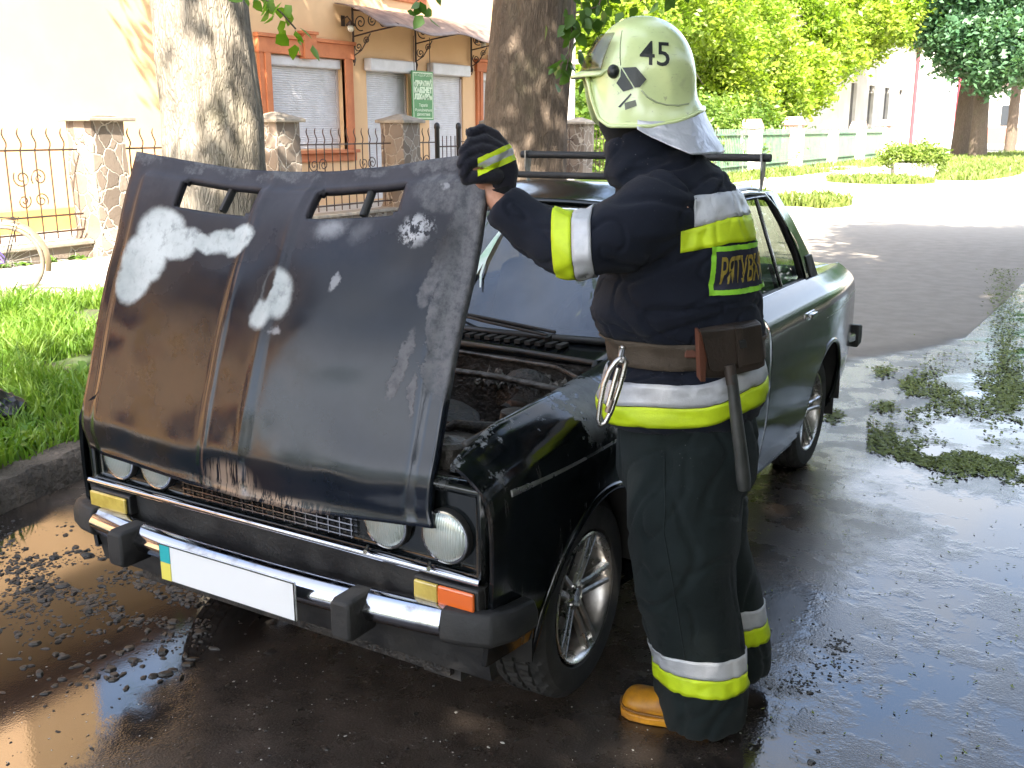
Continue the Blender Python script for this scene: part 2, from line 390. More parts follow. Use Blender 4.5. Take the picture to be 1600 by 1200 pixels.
def trunk_rings(pts, rads, n=56, ridge=0.014, flare=True):
    rings = []
    for i, (p, r) in enumerate(zip(pts, rads)):
        ring = []
        for k in range(n):
            a = 2*PI*k/n
            q = r * (1 + 0.06*math.sin(3*a + p[2]) + 0.05*noise.noise((math.cos(a)*1.5, math.sin(a)*1.5, p[2]*0.5)))
            q += ridge*noise.noise((math.cos(a)*9*r*3, math.sin(a)*9*r*3, p[2]*1.6)) * 2
            ring.append((p[0] + q*math.cos(a), p[1] + q*math.sin(a), p[2]))
        rings.append(ring)
    return rings
def resample(pts, rads, step):
    P = [Vector(pts[0])]; Rr = [rads[0]]
    for a, b, r0, r1 in zip(pts, pts[1:], rads, rads[1:]):
        a, b = Vector(a), Vector(b); n = max(1, int((b-a).length/step))
        for i in range(1, n+1): P.append(a.lerp(b, i/n)); Rr.append(lerp(r0, r1, i/n))
    return P, Rr
def leafmesh(centers, n, size, spread, flat=0.75, seed=1, droop=0.3):
    """leaf-sized faces gathered in clumps; centers: list of (x,y,z,rx,ry,rz)"""
    g = np.random.default_rng(seed); C = np.array(centers)
    w = (C[:, 3]*C[:, 4]*C[:, 5])**(2/3); idx = g.choice(len(C), size=n // spread, p=w/w.sum())
    d = g.normal(size=(len(idx), 3)); d /= np.linalg.norm(d, axis=1)[:, None]
    rad = g.random(len(idx))**(0.42); cl = C[idx, :3] + d*rad[:, None]*C[idx, 3:6]
    cl = np.repeat(cl, spread, axis=0) + g.normal(size=(len(cl)*spread, 3))*size*np.array([2.1, 2.1, 1.3])
    N = len(cl); a = g.normal(size=(N, 3)); a[:, 2] *= 0.5; a /= np.linalg.norm(a, axis=1)[:, None]
    b = g.normal(size=(N, 3)); b -= (b*a).sum(1)[:, None]*a; b /= np.linalg.norm(b, axis=1)[:, None]
    s = size*g.uniform(.6, 1.3, N)[:, None]
    V = np.stack([cl - a*s, cl + b*s*.55, cl + a*s - [0, 0, 1]*s*droop, cl - b*s*.55], 1).reshape(-1, 3)
    me = bpy.data.meshes.new('crown'); me.vertices.add(4*N); me.vertices.foreach_set('co', V.ravel().astype(np.float32))
    me.loops.add(4*N); me.loops.foreach_set('vertex_index', np.arange(4*N, dtype=np.int32))
    me.polygons.add(N); me.polygons.foreach_set('loop_start', np.arange(0, 4*N, 4, dtype=np.int32))
    me.update(); me.validate(); return me
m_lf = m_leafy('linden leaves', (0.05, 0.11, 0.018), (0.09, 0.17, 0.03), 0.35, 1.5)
m_lf_b = m_leafy('bright maple leaves', (0.16, 0.24, 0.02), (0.27, 0.33, 0.035), 0.45, 0.55)
m_lf_d = m_leafy('dark green leaves', (0.045, 0.115, 0.05), (0.095, 0.18, 0.085), 0.3, 0.6)
def crownblobs(c, r, n, rb, seed=3, zs=0.7):
    g = random.Random(seed); out = []
    for k in range(n):
        a = g.uniform(0, 2*PI); e = math.asin(g.uniform(-.8, 1)); q = g.uniform(.45, .85)
        s = rb*g.uniform(.6, 1.2)
        out.append((c[0] + r*q*math.cos(a)*math.cos(e), c[1] + r*q*math.sin(a)*math.cos(e), c[2] + r*zs*q*math.sin(e), s, s, s*.75))
    return out
def tree(label, base, tpts, trads, blobs, nleaf, leaf, m_leaf=m_lf, m_b=m_bk, seed=1, limbs=6, group=None, spread=14, name='street_tree', extra=None):
    t = thing(name, label, 'tree', base, group)
    P, Rr = resample(tpts, trads, 0.12 if trads[0] > .3 and base[1] < 15 else 0.5)
    tb = MB(); nn = 64 if base[1] < 15 else 20
    tb.loft(trunk_rings([(p.x, p.y, p.z) for p in P], Rr, nn, 0.016 if nn == 64 else 0.03), 0, True)
    top = P[-1]; g = random.Random(seed)
    tk = tb.build('trunk', m_b, t, 60)
    lb = MB()
    for k in range(limbs):
        b = g.choice(blobs); e = Vector(b[:3]); mid = top.lerp(e, .5) + Vector((g.uniform(-.4, .4), g.uniform(-.4, .4), g.uniform(.1, .8)))
        s0 = P[-1 - g.randint(0, min(4, len(P)-1))]
        lb.tube([s0, s0.lerp(mid, .5) + Vector((0, 0, .1)), mid, mid.lerp(e, .6), e], [Rr[-1]*.6, Rr[-1]*.45, Rr[-1]*.3, Rr[-1]*.18, .02], 8)
    lb.build('limb', m_b, t, 60)
    link('crown', leafmesh(blobs, nleaf, leaf, spread, seed=seed), m_leaf, t, 0)
    return t
# near street trees (trunks in view, crowns above the picture)
tree('grey barked tree trunk at left, directly behind the raised car bonnet', (-3.6, 2.7, 0.12), [(-3.58, 2.68, 0.02), (-3.6, 2.7, .25), (-3.6, 2.7, .9), (-3.59, 2.72, 1.7), (-3.62, 2.68, 2.6), (-3.65, 2.7, 4.3), (-3.6, 2.7, 6)], [.52, .40, .345, .332, .315, .29, .22],
     crownblobs((-5.0, 5.3, 9.2), 3.9, 26, 1.5, 5) + [(-1.2, 2.2, 8.8, 1.8, 1.8, 1.4), (-2.6, 3.2, 9.4, 1.9, 1.9, 1.5), (-.4, 1.4, 9.6, 1.5, 1.5, 1.2), (-1.6, 4.2, 8.6, 1.6, 1.6, 1.2)], 42000, 0.085, seed=5, group='old trees lining the kerb')
tree('thick trunk tree leaning right between the glove and the helmet', (-3.6, 7.0, 0.12), [(-3.55, 6.8, 0.02), (-3.57, 6.85, .3), (-3.6, 6.93, .9), (-3.6, 7.0, 1.64), (-3.55, 7.08, 2.6), (-3.5, 7.2, 4.2), (-3.5, 7.2, 6)], [.62, .5, .44, .425, .425, .40, .3],
     crownblobs((-6.0, 8.8, 9.0), 4.3, 30, 1.7, 8) + [(-9.4, 8, 7.6, 2, 2, 1.6), (-9.0, 6.4, 8.8, 2, 2, 1.8), (-10, 9.6, 7, 1.6, 1.8, 1.3), (-9, 11, 7.6, 2, 2, 1.6)], 46000, 0.085, m_b=m_bk2, seed=8, group='old trees lining the kerb')
# street trees outside the picture that shade the car
tree('street tree outside the picture that shades the car from behind the camera', (5.6, -6.0, 0), [(5.6, -6, 0), (5.6, -6, 4), (5.5, -5.8, 6)], [.35, .28, .2], crownblobs((4.3, -5.0, 8.2), 4.9, 36, 1.8, 21), 56000, 0.1, seed=21, limbs=7)
tree('street tree outside the picture, farther back behind the camera', (1.8, -13.5, 0), [(1.8, -13.5, 0), (1.8, -13.5, 4), (1.8, -13.2, 6)], [.35, .28, .2], crownblobs((2.2, -12.5, 8.0), 4.8, 26, 1.9, 24), 40000, 0.11, seed=24, limbs=6)
tree('street tree outside the picture on the right side of the road', (6.2, 1.0, 0), [(6.2, 1, 0), (6.2, 1, 4), (6.1, 1.2, 6)], [.35, .28, .2], crownblobs((5.2, 1.4, 8.4), 4.2, 28, 1.7, 22), 46000, 0.1, seed=22, limbs=7)
tree('street tree outside the picture, farthest one on the right side', (6.4, 8.0, 0), [(6.4, 8, 0), (6.4, 8, 4), (6.3, 8, 6)], [.35, .28, .2], crownblobs((5.0, 7.0, 8.6), 3.6, 24, 1.6, 23), 40000, 0.1, seed=23, limbs=7)
# far trees
def bl(L, zs=0.8): return [(onx_(u, v, x).x, onx_(u, v, x).y, onx_(u, v, x).z, r, r, r*zs) for u, v, x, r in L]
def onx_(u, v, x): return onx(u, v, x)
B1 = bl([(905, 150, -12, 1.5), (905, 60, -12.5, 1.6), (960, 30, -12.5, 1.8), (1080, 20, -12.5, 2.0), (1130, 90, -12.2, 1.8), (1170, 40, -12.5, 2.0), (1200, 120, -12, 1.7), (1160, 170, -12, 1.4), (1110, 150, -12.4, 1.4), (1100, 215, -11.8, .9), (1130, 240, -11.5, .7)])
tree('bright yellow green maple directly behind the white helmet', (-12.4, 29, 0), [(-12.4, 29, 0), (-12.4, 29, 3), (-12.4, 29, 5)], [.2, .17, .12], B1 + [(-12.3, 26, 5, 2, 2, 2), (-12.5, 30, 6, 2.4, 2.4, 2)], 60000, 0.11, m_lf_b, seed=31, group='trees behind the far garden fence', name='maple_tree', limbs=8)
B2 = bl([(1250, 60, -12.5, 2.2), (1290, 10, -12.5, 2.3), (1240, 120, -12, 1.9), (1295, 85, -12, 1.8), (1350, 20, -11.5, 1.9), (1345, 70, -11.8, 1.4), (1395, 10, -11, 1.7), (1390, 45, -10.8, 1.2), (1430, 30, -10.5, 1.1), (1440, 60, -10.5, .8), (1265, 145, -12, 1.0), (1210, 170, -12, 1.4), (1230, 30, -13, 2.4)])
tree('bright yellow green maple with drooping branches right of the helmet', (-12.2, 42, 0), [(-12.2, 42, 0), (-12.2, 42, 3), (-12, 42.5, 6)], [.25, .2, .14], B2, 60000, 0.14, m_lf_b, seed=32, group='trees behind the far garden fence', name='maple_tree', limbs=8)
B3 = [(-7, 62, 9.2, 3.2, 3.2, 2.8), (-4.5, 61, 8.6, 2.8, 2.8, 2.4), (-9.2, 64, 9.5, 2.6, 2.6, 2.4), (-6.5, 60, 6.4, 1.9, 1.9, 1.5), (-4.2, 59, 6.0, 2.0, 2.0, 1.5), (-2.6, 58, 6.6, 2.2, 2.2, 1.8), (-8.2, 62, 6.8, 1.8, 1.8, 1.5), (-5.4, 59, 4.5, 1.3, 1.3, 1.1), (-3.2, 57, 4.8, 1.5, 1.5, 1.1), (-2.0, 60, 9, 2.6, 2.6, 2.2), (-7.6, 61, 5.2, 1.2, 1.2, .9)]
t3 = tree('dark bluish green tree with a forked double trunk at the right edge', (-6.6, 61.5, 0), [(-7.2, 62.4, 0), (-7.15, 62.4, 3), (-7, 62, 6)], [.62, .5, .35], B3, 60000, 0.17, m_lf_d, m_bk2, seed=33, name='linden_tree', limbs=8)
tb = MB(); tb.loft(trunk_rings([(-6.05, 60.3, 0), (-6.1, 60.3, 2), (-6.2, 60.5, 4), (-6.6, 61, 6)], [.5, .42, .38, .3], 20, .03)); tb.build('trunk', m_bk2, t3, 60)
tree('small dark trunk tree farthest away at the right edge', (-6.5, 80, 0), [(-6.5, 80, 0), (-6.5, 80, 5)], [.38, .3], crownblobs((-6, 80, 8.2), 4.2, 14, 2, 41), 20000, .2, m_lf_d, m_bk2, seed=34, name='linden_tree', limbs=4)
# hanging twigs with leaves just inside the top of the picture
def twig(pts, nl, leaf, seed, label, col=m_lf):
    g = random.Random(seed); t = thing('hanging_twig', label, 'twig', pts[0], 'leafy twigs hanging into the top of the picture')
    mb = MB(); P, Rr = resample(pts, [.008]*len(pts), .06); mb.tube([P[0] + Vector((-.2, .1, 2.6)), P[0] + Vector((-.05, 0, 1.2))] + P, .005, 5); mb.build('stem', m_bk2, t, 60)
    mb = MB()
    for k in range(nl):
        p = P[g.randint(int(len(P)*.3), len(P)-1)] + Vector((g.gauss(0, .05), g.gauss(0, .05), g.gauss(-.03, .05)))
        a = Vector((g.uniform(-1, 1), g.uniform(-1, 1), -g.uniform(.3, 1.2))).normalized(); b = a.cross(Vector((g.uniform(-1, 1), g.uniform(-1, 1), g.uniform(-.3, .3)))).normalized(); s = leaf*g.uniform(.7, 1.2)
        c = a.cross(b)
        mb.add([p, p+a*s*.35+b*s*.42+c*s*.08, p+a*s*.75+b*s*.3+c*s*.06, p+a*s*1.15, p+a*s*.75-b*s*.3+c*s*.06, p+a*s*.35-b*s*.42+c*s*.08, p+a*s*.5], [(0, 1, 6), (1, 2, 6), (2, 3, 6), (3, 4, 6), (4, 5, 6), (5, 0, 6)])
    mb.build('leaf_spray', col, t, 60)
def pat(u, v, d):
    return CAM + (FWD*FPX + E1*(u-800) - UPV*(v-600)) * (d/FPX)
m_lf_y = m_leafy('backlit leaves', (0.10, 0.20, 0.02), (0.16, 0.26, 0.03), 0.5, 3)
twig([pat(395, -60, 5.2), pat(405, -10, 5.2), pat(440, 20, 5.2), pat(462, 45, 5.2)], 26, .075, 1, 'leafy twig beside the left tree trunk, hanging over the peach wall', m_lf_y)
twig([pat(690, -60, 6.5), pat(690, -25, 6.5), pat(665, -8, 6.5), pat(650, 2, 6.5)], 16, .08, 2, 'short leafy twig at the top edge above the awning')
twig([pat(900, -70, 6.0), pat(895, -10, 6.0), pat(893, 60, 6.0), pat(885, 110, 6.0)], 34, .085, 3, 'long dark leafy twig hanging left of the helmet')
twig([pat(960, -70, 6.0), pat(945, -20, 6.0), pat(935, 10, 6.0), pat(900, 20, 6.0)], 40, .085, 4, 'dark leafy twig along the top edge over the helmet visor')
twig([pat(1110, -70, 6.2), pat(1060, -30, 6.2), pat(1015, -10, 6.2), pat(1000, 2, 6.2)], 18, .08, 6, 'dark leaf tips at the top edge right above the helmet')
# ------------------------------------------------------------------ peach building
m_wall = mat('peach render', (0.72, 0.46, 0.245), 0.85, (0.67, 0.42, 0.22), 0.8, bump=0.35, bscale=90, bdist=0.004)
m_plinth = mat('ochre plinth', (0.62, 0.36, 0.10), 0.85, (0.5, 0.28, 0.08), 2, bump=0.3, bscale=50)
m_trim = mat('terracotta trim', (0.56, 0.19, 0.075), 0.8, (0.47, 0.15, 0.06), 3, bump=0.25, bscale=80)
m_shut = mat('off white shutter', (0.62, 0.60, 0.60), 0.45, (0.55, 0.53, 0.52), 4)
m_iron = mat('dark iron', (0.035, 0.028, 0.026), 0.5, (0.08, 0.04, 0.025), 12, metal=0.3, bump=0.3, bscale=80)
m_roof = mat('brown roof sheet', (0.10, 0.055, 0.04), 0.6, (0.07, 0.04, 0.03), 2)
m_glassdk = mat('dark window glass', (0.03, 0.035, 0.04), 0.08)
m_rail = mat('pale shutter rail', (0.5, 0.43, 0.4), 0.5)
WX = -12.0
bld = thing('peach_building', 'peach rendered building with rolled down shutters and terracotta window surrounds', 'building', (-14, 4, 0))
mb = MB(); mb.box((-19, -13.5, -0.1), (WX, 20.6, 6.7)); wall = mb.build('wall', m_wall, bld, 0)
wins = [(11.95, 14.02, 1.24, 2.97), (14.78, 16.2, .16, 2.98), (16.98, 18.35, .16, 3.0), (19.1, 20.2, 1.24, 2.95)]
ups = [(y, y+1.2, 4.4, 6.0) for y in (-12, -9, -6, -3, 0.2)] + [(y, y+1.3, 1.3, 3.0) for y in (-12, -8.5, -5, -1.5, 2.2)] + [(12.4, 13.6, 4.5, 6.0), (15.5, 16.7, 4.5, 6.0)]
cut(wall, [MB().box((WX-.25, a, c), (WX+.2, b, d)) for a, b, c, d in wins + ups])
def trim(y0, y1, z0, z1, w, key=True, sill=True, nm='window_surround'):
    mb = MB(); p = .07
    for q, pp in ((w, p), (w*.55, p+.03)):
        e = w - q
        mb.box((WX-.01, y0-w+e, z0-.02), (WX+pp, y0-w+e+q-.001 if q < w else y0, z1))
        mb.box((WX-.01, y1 if q == w else y1+.0, z0-.02), (WX+pp, y1+q-e*0, z1))
    mb.box((WX-.01, y0-w-.03, z1+.002), (WX+p+.02, y1+w+.03, z1+w)); mb.box((WX-.01, y0-w-.06, z1+w+.002), (WX+p+.06, y1+w+.06, z1+w+.07))
    if key:
        c = (y0+y1)/2; mb.box((WX-.01, c-.17, z1-.05), (WX+p+.07, c+.17, z1+w+.12)); mb.box((WX-.01, c-.21, z1+w+.122), (WX+p+.1, c+.21, z1+w+.18))
    if sill: mb.box((WX-.01, y0-w-.05, z0-.25), (WX+.05, y1+w+.05, z0-.09)); mb.box((WX-.02, y0-w-.06, z0-.088), (WX+.14, y1+w+.06, z0-.022))
    return mb.build(nm, m_trim, bld, 0, bevel=.008)
def shutter(y0, y1, z0, z1, x, box=.2, boxout=False):
    mb = MB(); n = int((z1-z0)/.042); pr = []
    for i in range(n+1):
        z = z1 - i*(z1-z0)/n; pr += [(x, z), (x+.012, z-.012), (x+.012, z-.030), (x, z-.039)]
    rings = [[(a, y0+.02, b) for a, b in pr], [(a, y1-.02, b) for a, b in pr]]
    o = len(mb.v); N = len(pr); mb.add([p for r in rings for p in r], [(i, i+1, N+i+1, N+i) for i in range(N-1)])
    s = mb.build('roller_shutter', m_shut, bld, 0)
    b2 = MB(); h = z1 - .0
    if boxout: b2.box((WX+.002, y0-.08, z1-box+.04), (WX+.2, y1+.06, z1+.05))
    else: b2.box((x-.02, y0+.01, z1-box), (x+.13, y1-.01, z1-.01))
    b2.build('shutter_box', m_shut, bld, 0, bevel=.03)
    b3 = MB()
    for yy in (y0, y1-.05): b3.box((x-.03, yy+.003, z0), (x+.04, yy+.047, z1-box))
    b3.build('guide_rail', m_rail, bld, 0)
shutter(*wins[0], WX-.14, .2); trim(*wins[0], .27)
shutter(*wins[1], WX-.08, .24, True); shutter(*wins[2], WX-.08, .24, True)
shutter(*wins[3], WX-.14, .2); trim(*wins[3], .22)
for a, b, c, d in ups:
    mb = MB(); mb.box((WX-.2, a, c), (WX-.17, b, d)); mb.build('pane', m_glassdk, bld, 0)
    mb = MB()
    for yy in (a, (a+b)/2-.03, b-.06): mb.box((WX-.168, yy, c), (WX-.11, yy+.06, d))
    mb.box((WX-.166, a+.06, c+(d-c)*.62), (WX-.115, b-.06, c+(d-c)*.62+.05)); mb.build('window_frame', m_rail, bld, 0)
for a, b, c, d in ups: trim(a, b, c, d, .14, False)
mb = MB(); mb.box((WX+.001, -13.5, -.1), (WX+.06, 11.3, .47)); mb.build('plinth', m_plinth, bld, 0, bevel=.01)
mb = MB(); mb.box((WX-.3, -13.9, 6.7), (WX+.62, 21, 6.95)); mb.build('eave', m_roof, bld, 0, bevel=.02)
mb = MB(); mb.add([(WX+.6, -13.9, 6.955), (WX+.6, 21, 6.955), (-15.6, 21, 7.7), (-15.6, -13.9, 7.7), (-19.5, -13.9, 6.955), (-19.5, 21, 6.955)], [(0, 1, 2, 3), (3, 2, 5, 4), (0, 3, 4), (1, 5, 2)]); mb.build('roof', m_roof, bld, 0)
mb = MB(); mb.box((-13.4, 5.75, 6.8), (WX+.1, 7.05, 10.6)); mb.build('dormer', m_wall, bld, 0, bevel=.01)
mb = MB(); mb.box((-13.5, 5.6, 10.602), (WX+.3, 7.2, 10.75)); mb.build('dormer_roof', m_roof, bld, 0)

# awning with wrought iron brackets
aw = thing('entrance_awning', 'brown sheet awning on scrolled wrought iron brackets above the shuttered doors', 'awning', (-11.5, 16.7, 3.6))
m_aw = mat('weathered awning sheet', (0.20, 0.145, 0.12), 0.5, (0.13, 0.09, 0.075), 3, rough2=.65, bump=.2)
def awf(a, b):
    y = lerp(13.85, 20.2, b); x = lerp(WX+.02, WX+1.25, a); z = 4.02 - .50*a**1.6 + .05*math.sin(b*PI*6)*a; return x, y, z
mb = MB(); mb.grid(awf, 14, 60); mb.build('canopy_sheet', m_aw, aw, 60, solid=.02)
for i, y in enumerate((14.35, 16.45, 18.65)):
    mb = MB(); X, Z = (1, 0, 0), (0, 0, 1); x0 = WX+.05
    mb.tube([(x0, y, 2.92), (x0, y, 3.98)], .022, 8); mb.tube([(x0+.01, y, 3.05), (x0+.04, y, 2.98), (x0, y, 2.86)], .014, 6)
    mb.tube([(x0, y, 3.42), (x0+.5, y, 3.50), (x0+1.15, y, 3.58)], .016, 6)
    mb.tube([(x0, y, 3.93), (x0+.5, y, 3.86), (x0+1.15, y, 3.60)], .016, 6)
    for c, r, s in (((x0+.2, y, 3.68), .16, 1), ((x0+.5, y, 3.70), .12, -1), ((x0+.77, y, 3.66), .085, 1), ((x0+.98, y, 3.62), .05, -1)):
        mb.tube(spiral(c, .012, r, 0, s*3.6*PI, 40, X, Z), .012, 6)
    for c, r, s in (((x0+.13, y, 3.22), .10, -1), ((x0+.34, y, 3.34), .075, 1)): mb.tube(spiral(c, .01, r, 0, s*3.3*PI, 32, X, Z), .011, 6)
    mb.tube([(x0+.02, y, 3.06), (x0+.2, y, 3.15), (x0+.32, y, 3.3), (x0+.44, y, 3.46)], .012, 6)
    mb.build('scroll_bracket', m_iron, aw, 60)
m_lampg = mat('frosted lamp glass', (0.75, 0.72, 0.62), 0.3)
for y, lb in ((14.1, 'small wall lantern left of the awning bracket'), (18.95, 'small wall lantern at the far end of the awning beside the trunk')):
    t = thing('wall_lantern', lb, 'lantern', (WX, y, 3.6)); mb = MB(); mb.tube([(WX, y, 3.72), (WX+.12, y, 3.78), (WX+.2, y, 3.7)], .014, 6); mb.box((WX-.001, y-.05, 3.6), (WX+.02, y+.05, 3.8)); mb.lathe([(.02, .1), (.09, .03), (.1, 0)], 12, M=Matrix.Translation((WX+.2, y, 3.6))); mb.build('arm', m_iron, t, 40)
    mb = MB(); mb.sphere((WX+.2, y, 3.55), .07, 8); mb.build('globe', m_lampg, t, 180)
# green sign
m_sgn = mat('sign green', (0.07, 0.22, 0.07), 0.45, (0.085, 0.25, 0.08), 8); m_sgw = mat('sign lettering', (0.62, 0.72, 0.5), 0.5)
sg = thing('hanging_sign', 'green upright hanging sign with pale lettering between two shuttered doors', 'sign', (WX+.3, 16.5, 2.3))
SY0, SY1, SZ0, SZ1 = 15.98, 16.76, 1.81, 2.84; SX = WX+.28
mb = MB(); mb.box((SX-.03, SY0, SZ0), (SX, SY1, SZ1)); mb.build('board', m_sgn, sg, 0, bevel=.004)
mb = MB(); w = .018
for a, b in (((SY0+.03, SZ0+.03), (SY1-.03, SZ0+.03+w)), ((SY0+.03, SZ1-.03-w), (SY1-.03, SZ1-.03)), ((SY0+.03, SZ0+.03+w+.001), (SY0+.03+w, SZ1-.031-w)), ((SY1-.03-w, SZ0+.03+w+.001), (SY1-.03, SZ1-.031-w))): mb.box((SX+.001, *a), (SX+.004, *b))
for txt, z, s, bo in (('ПП «ЗДОРОВ\'Я»', 2.755, .085, 0), ('«ПРИВАТНИЙ', 2.575, .135, .012), ('КАБІНЕТ', 2.435, .15, .012), ('ЛІКАРЯ»', 2.295, .15, .012), ('Терапія', 2.12, .085, .002), ('Функціональна', 2.02, .085, .002), ('діагностика', 1.93, .085, .002)):
    v, f = textmesh(txt, s, bo); wdt = max(p[0] for p in v) - min(p[0] for p in v); k = min(1, .66/wdt)
    mb.add([(SX+.006, (SY0+SY1)/2 + a*k, z + b) for a, b in v], f)
mb.build('lettering', m_sgw, sg, 0)
mb = MB()
for y in (SY0+.1, SY1-.1): mb.tube([(SX-.01, y, SZ1-.01), (SX-.01, y, 3.55)], .008, 6)
mb.build('hanger', m_iron, sg, 40)

# ------------------------------------------------------------------ fence of stone pillars and iron panels
def m_stone():
    t = NT('irregular stone cladding'); co = t.coord('Object', (1, 1, .8)); dv = t.n('VectorMath', _operation='ADD', i0=co, i1=t.n('VectorMath', _operation='SCALE', i0=t.noise(co, 5, 3, .6, color=True), Scale=.12))
    e = t.n('TexVoronoi', _feature='DISTANCE_TO_EDGE', Vector=dv, Scale=5.5).outputs[0]; cc = t.n('TexVoronoi', Vector=dv, Scale=5.5)
    g = t.n('SeparateColor', Color=cc.outputs[1]).outputs[0]; nn = t.noise(co, 22, 5, .7)
    st = t.mix(g, (0.10, 0.078, 0.06), (0.27, 0.215, 0.165)); st = t.mix(t.math('MULTIPLY', nn, .6), st, (0.16, 0.12, 0.09)); m = t.smooth(e, .015, .06)
    t.bsdf(Base__Color=t.mix(m, (0.33, 0.29, 0.24), st), Roughness=.85, Normal=t.bump(t.math('ADD', t.math('MULTIPLY', m, 1.0), t.math('MULTIPLY', nn, .4)), .7, .03)); return t.m
m_st = m_stone(); m_cap = mat('pillar cap stone', (0.30, 0.26, 0.21), .8, (0.2, 0.17, 0.13), 6, bump=.5, bscale=40)
m_post = mat('black iron post', (0.012, 0.012, 0.014), .4)
FX = -9.0
def pillar(y, label, capstyle, h=1.72, x=FX, grp='stone clad fence pillars', w=.24):
    t = thing('stone_pillar', label, 'fence pillar', (x, y, .1), grp)
    mb = MB(); rings = []
    for i in range(15):
        z = lerp(.0, h, i/14); ww = w + .02*noise.noise((y, z*3, 1)) + (.05 if z < .32 else 0)
        rings.append([(x + a*ww + .015*noise.noise((a*3, z*5, y)), y + b*ww + .015*noise.noise((b*3, z*5, y+9)), z) for a, b in ((-1,-1),(-.3,-1.04),(.3,-1.02),(1,-1),(1.04,-.3),(1.03,.3),(1,1),(.3,1.03),(-.3,1.02),(-1,1),(-1.03,0))])
    mb.loft(rings); mb.build('shaft', m_st, t, 30)
    mb = MB(); c = w+.07
    if capstyle == 0:
        mb.box((x-c, y-c, h), (x+c, y+c+.05, h+.05)); mb.box((x-.2, y-.15, h+.051), (x+.15, y+.2, h+.075))
    else:
        mb.loft([[(x+a*r, y+b*r, z) for a, b in ((-1,-1),(1,-1),(1,1),(-1,1))] for r, z in ((c, h), (c, h+.05), (.04, h+.15))])
    mb.build('cap', m_cap, t, 0, bevel=.012); return t
pillar(5.85, 'sunlit stone pillar with a flat broken cap beside the bicycle', 0)
pillar(8.95, 'shaded stone pillar in front of the big shuttered window', 1)
pillar(11.95, 'stone pillar in front of the shuttered door below the green sign', 1)
pillar(18.55, 'stone pillar at the foot of the white pole, right of the thick trunk', 1)
pillar(15.2, 'stone pillar hidden behind the thick leaning trunk', 1)
pillar(21.6, 'stone pillar close to the helmet chin, farthest of the iron fence', 1)
pillar(2.7, 'stone pillar left of the bicycle, outside the picture', 1)
def fence(y0, y1, label, wall=True, x=FX):
    t = thing('iron_fence_panel', label, 'fence', (x, (y0+y1)/2, .1), 'wrought iron fence panels between the pillars')
    mb = MB(); n = max(3, round((y1-y0)/.19)); 
    for i in range(1, n):
        y = lerp(y0, y1, i/n); pts = [(x, y, .36), (x, y, 1.40)] + [(x, y + .022*math.sin(q*2*PI), 1.40 + .24*q) for q in (.15, .3, .45, .6, .75, .9, 1)]
        mb.tube(pts, [.0095]*6 + [.010, .008, .003], 5)
    for z in (.43, .62, 1.38): mb.box((x-.011, y0, z), (x+.011, y1, z+.022))
    for k in range(max(1, int((y1-y0)/.9))):
        yc = y0 + (k+.5)*(y1-y0)/max(1, int((y1-y0)/.9))
        for s in (-1, 1):
            mb.tube(spiral((x, yc+s*.11, 1.08), .015, .11, 0, s*3.2*PI, 26, (0, 1, 0), (0, 0, 1)), .008, 5)
            mb.tube(spiral((x, yc+s*.11, .82), .015, .09, PI, PI - s*3.2*PI, 26, (0, 1, 0), (0, 0, 1)), .008, 5)
    mb.build('railing', m_iron, t, 50)
    if wall:
        mb = MB(); mb.box((x-.13, y0, -.02), (x+.13, y1, .27)); mb.build('low_wall', m_st, t, 0)
        mb = MB(); mb.box((x-.17, y0, .271), (x+.17, y1, .325)); mb.build('wall_coping', m_cap, t, 0, bevel=.012)
for a, b, lb in ((-6, 2.42, 'wrought iron fence panel outside the picture on the left'), (2.97, 5.56, 'sunlit wrought iron fence panel behind the bicycle'), (6.13, 8.66, 'iron fence panel between the sunlit pillar and the left trunk'), (9.24, 11.66, 'iron fence panel in front of the big shuttered window'), (12.24, 12.95, 'narrow iron fence panel beside the black gate posts'), (13.8, 14.92, 'iron fence panel just before the thick leaning trunk'), (15.48, 18.27, 'iron fence panel seen between the thick trunk and the pillar'), (18.83, 21.32, 'iron fence panel left of the helmet, with foliage behind'), (21.9, 27.5, 'farthest iron fence panel, behind the firefighter')):
    fence(a, b, lb)
gt = thing('iron_gate', 'small iron gate between two round topped black posts', 'gate', (FX, 13.4, .1))
for y in (13.03, 13.72):
    mb = MB(); mb.lathe([(.001, 0), (.045, 0), (.045, 1.62), (.055, 1.64), (.05, 1.70), (.03, 1.73), (.001, 1.74)], 16, M=Matrix.Translation((FX, y, 0))); mb.build('gate_post', m_post, gt, 40)
mb = MB()
for i in range(1, 5): mb.tube([(FX, 13.06+.135*i, .2), (FX, 13.06+.135*i, 1.5)], .009, 5)
for z in (.2, 1.3): mb.box((FX-.012, 13.08, z), (FX+.012, 13.68, z+.025))
mb.build('gate_leaf', m_iron, gt, 50)
m_white = mat('chalky concrete', (0.55, 0.52, 0.48), .85, (0.45, 0.42, 0.38), 3, bump=.4)
t = thing('concrete_pole', 'white concrete utility pole rising behind the pillar right of the thick trunk', 'pole', (-9.6, 19.1, 0))
mb = MB(); mb.loft([[(-9.6+a*r, 19.1+b*r, z) for a, b in ((-1,-.8),(1,-.8),(1,.8),(-1,.8))] for r, z in ((.15, 0), (.13, 4), (.11, 9))]); mb.build('shaft', m_white, t, 0, bevel=.02)
mb = MB(); mb.box((-9.95, 19.02, 3.05), (-9.25, 19.18, 3.15)); mb.tube([(-9.3, 19.1, 3.15), (-9.3, 19.1, 3.35)], .03, 8); mb.build('bracket', m_white, t, 0)
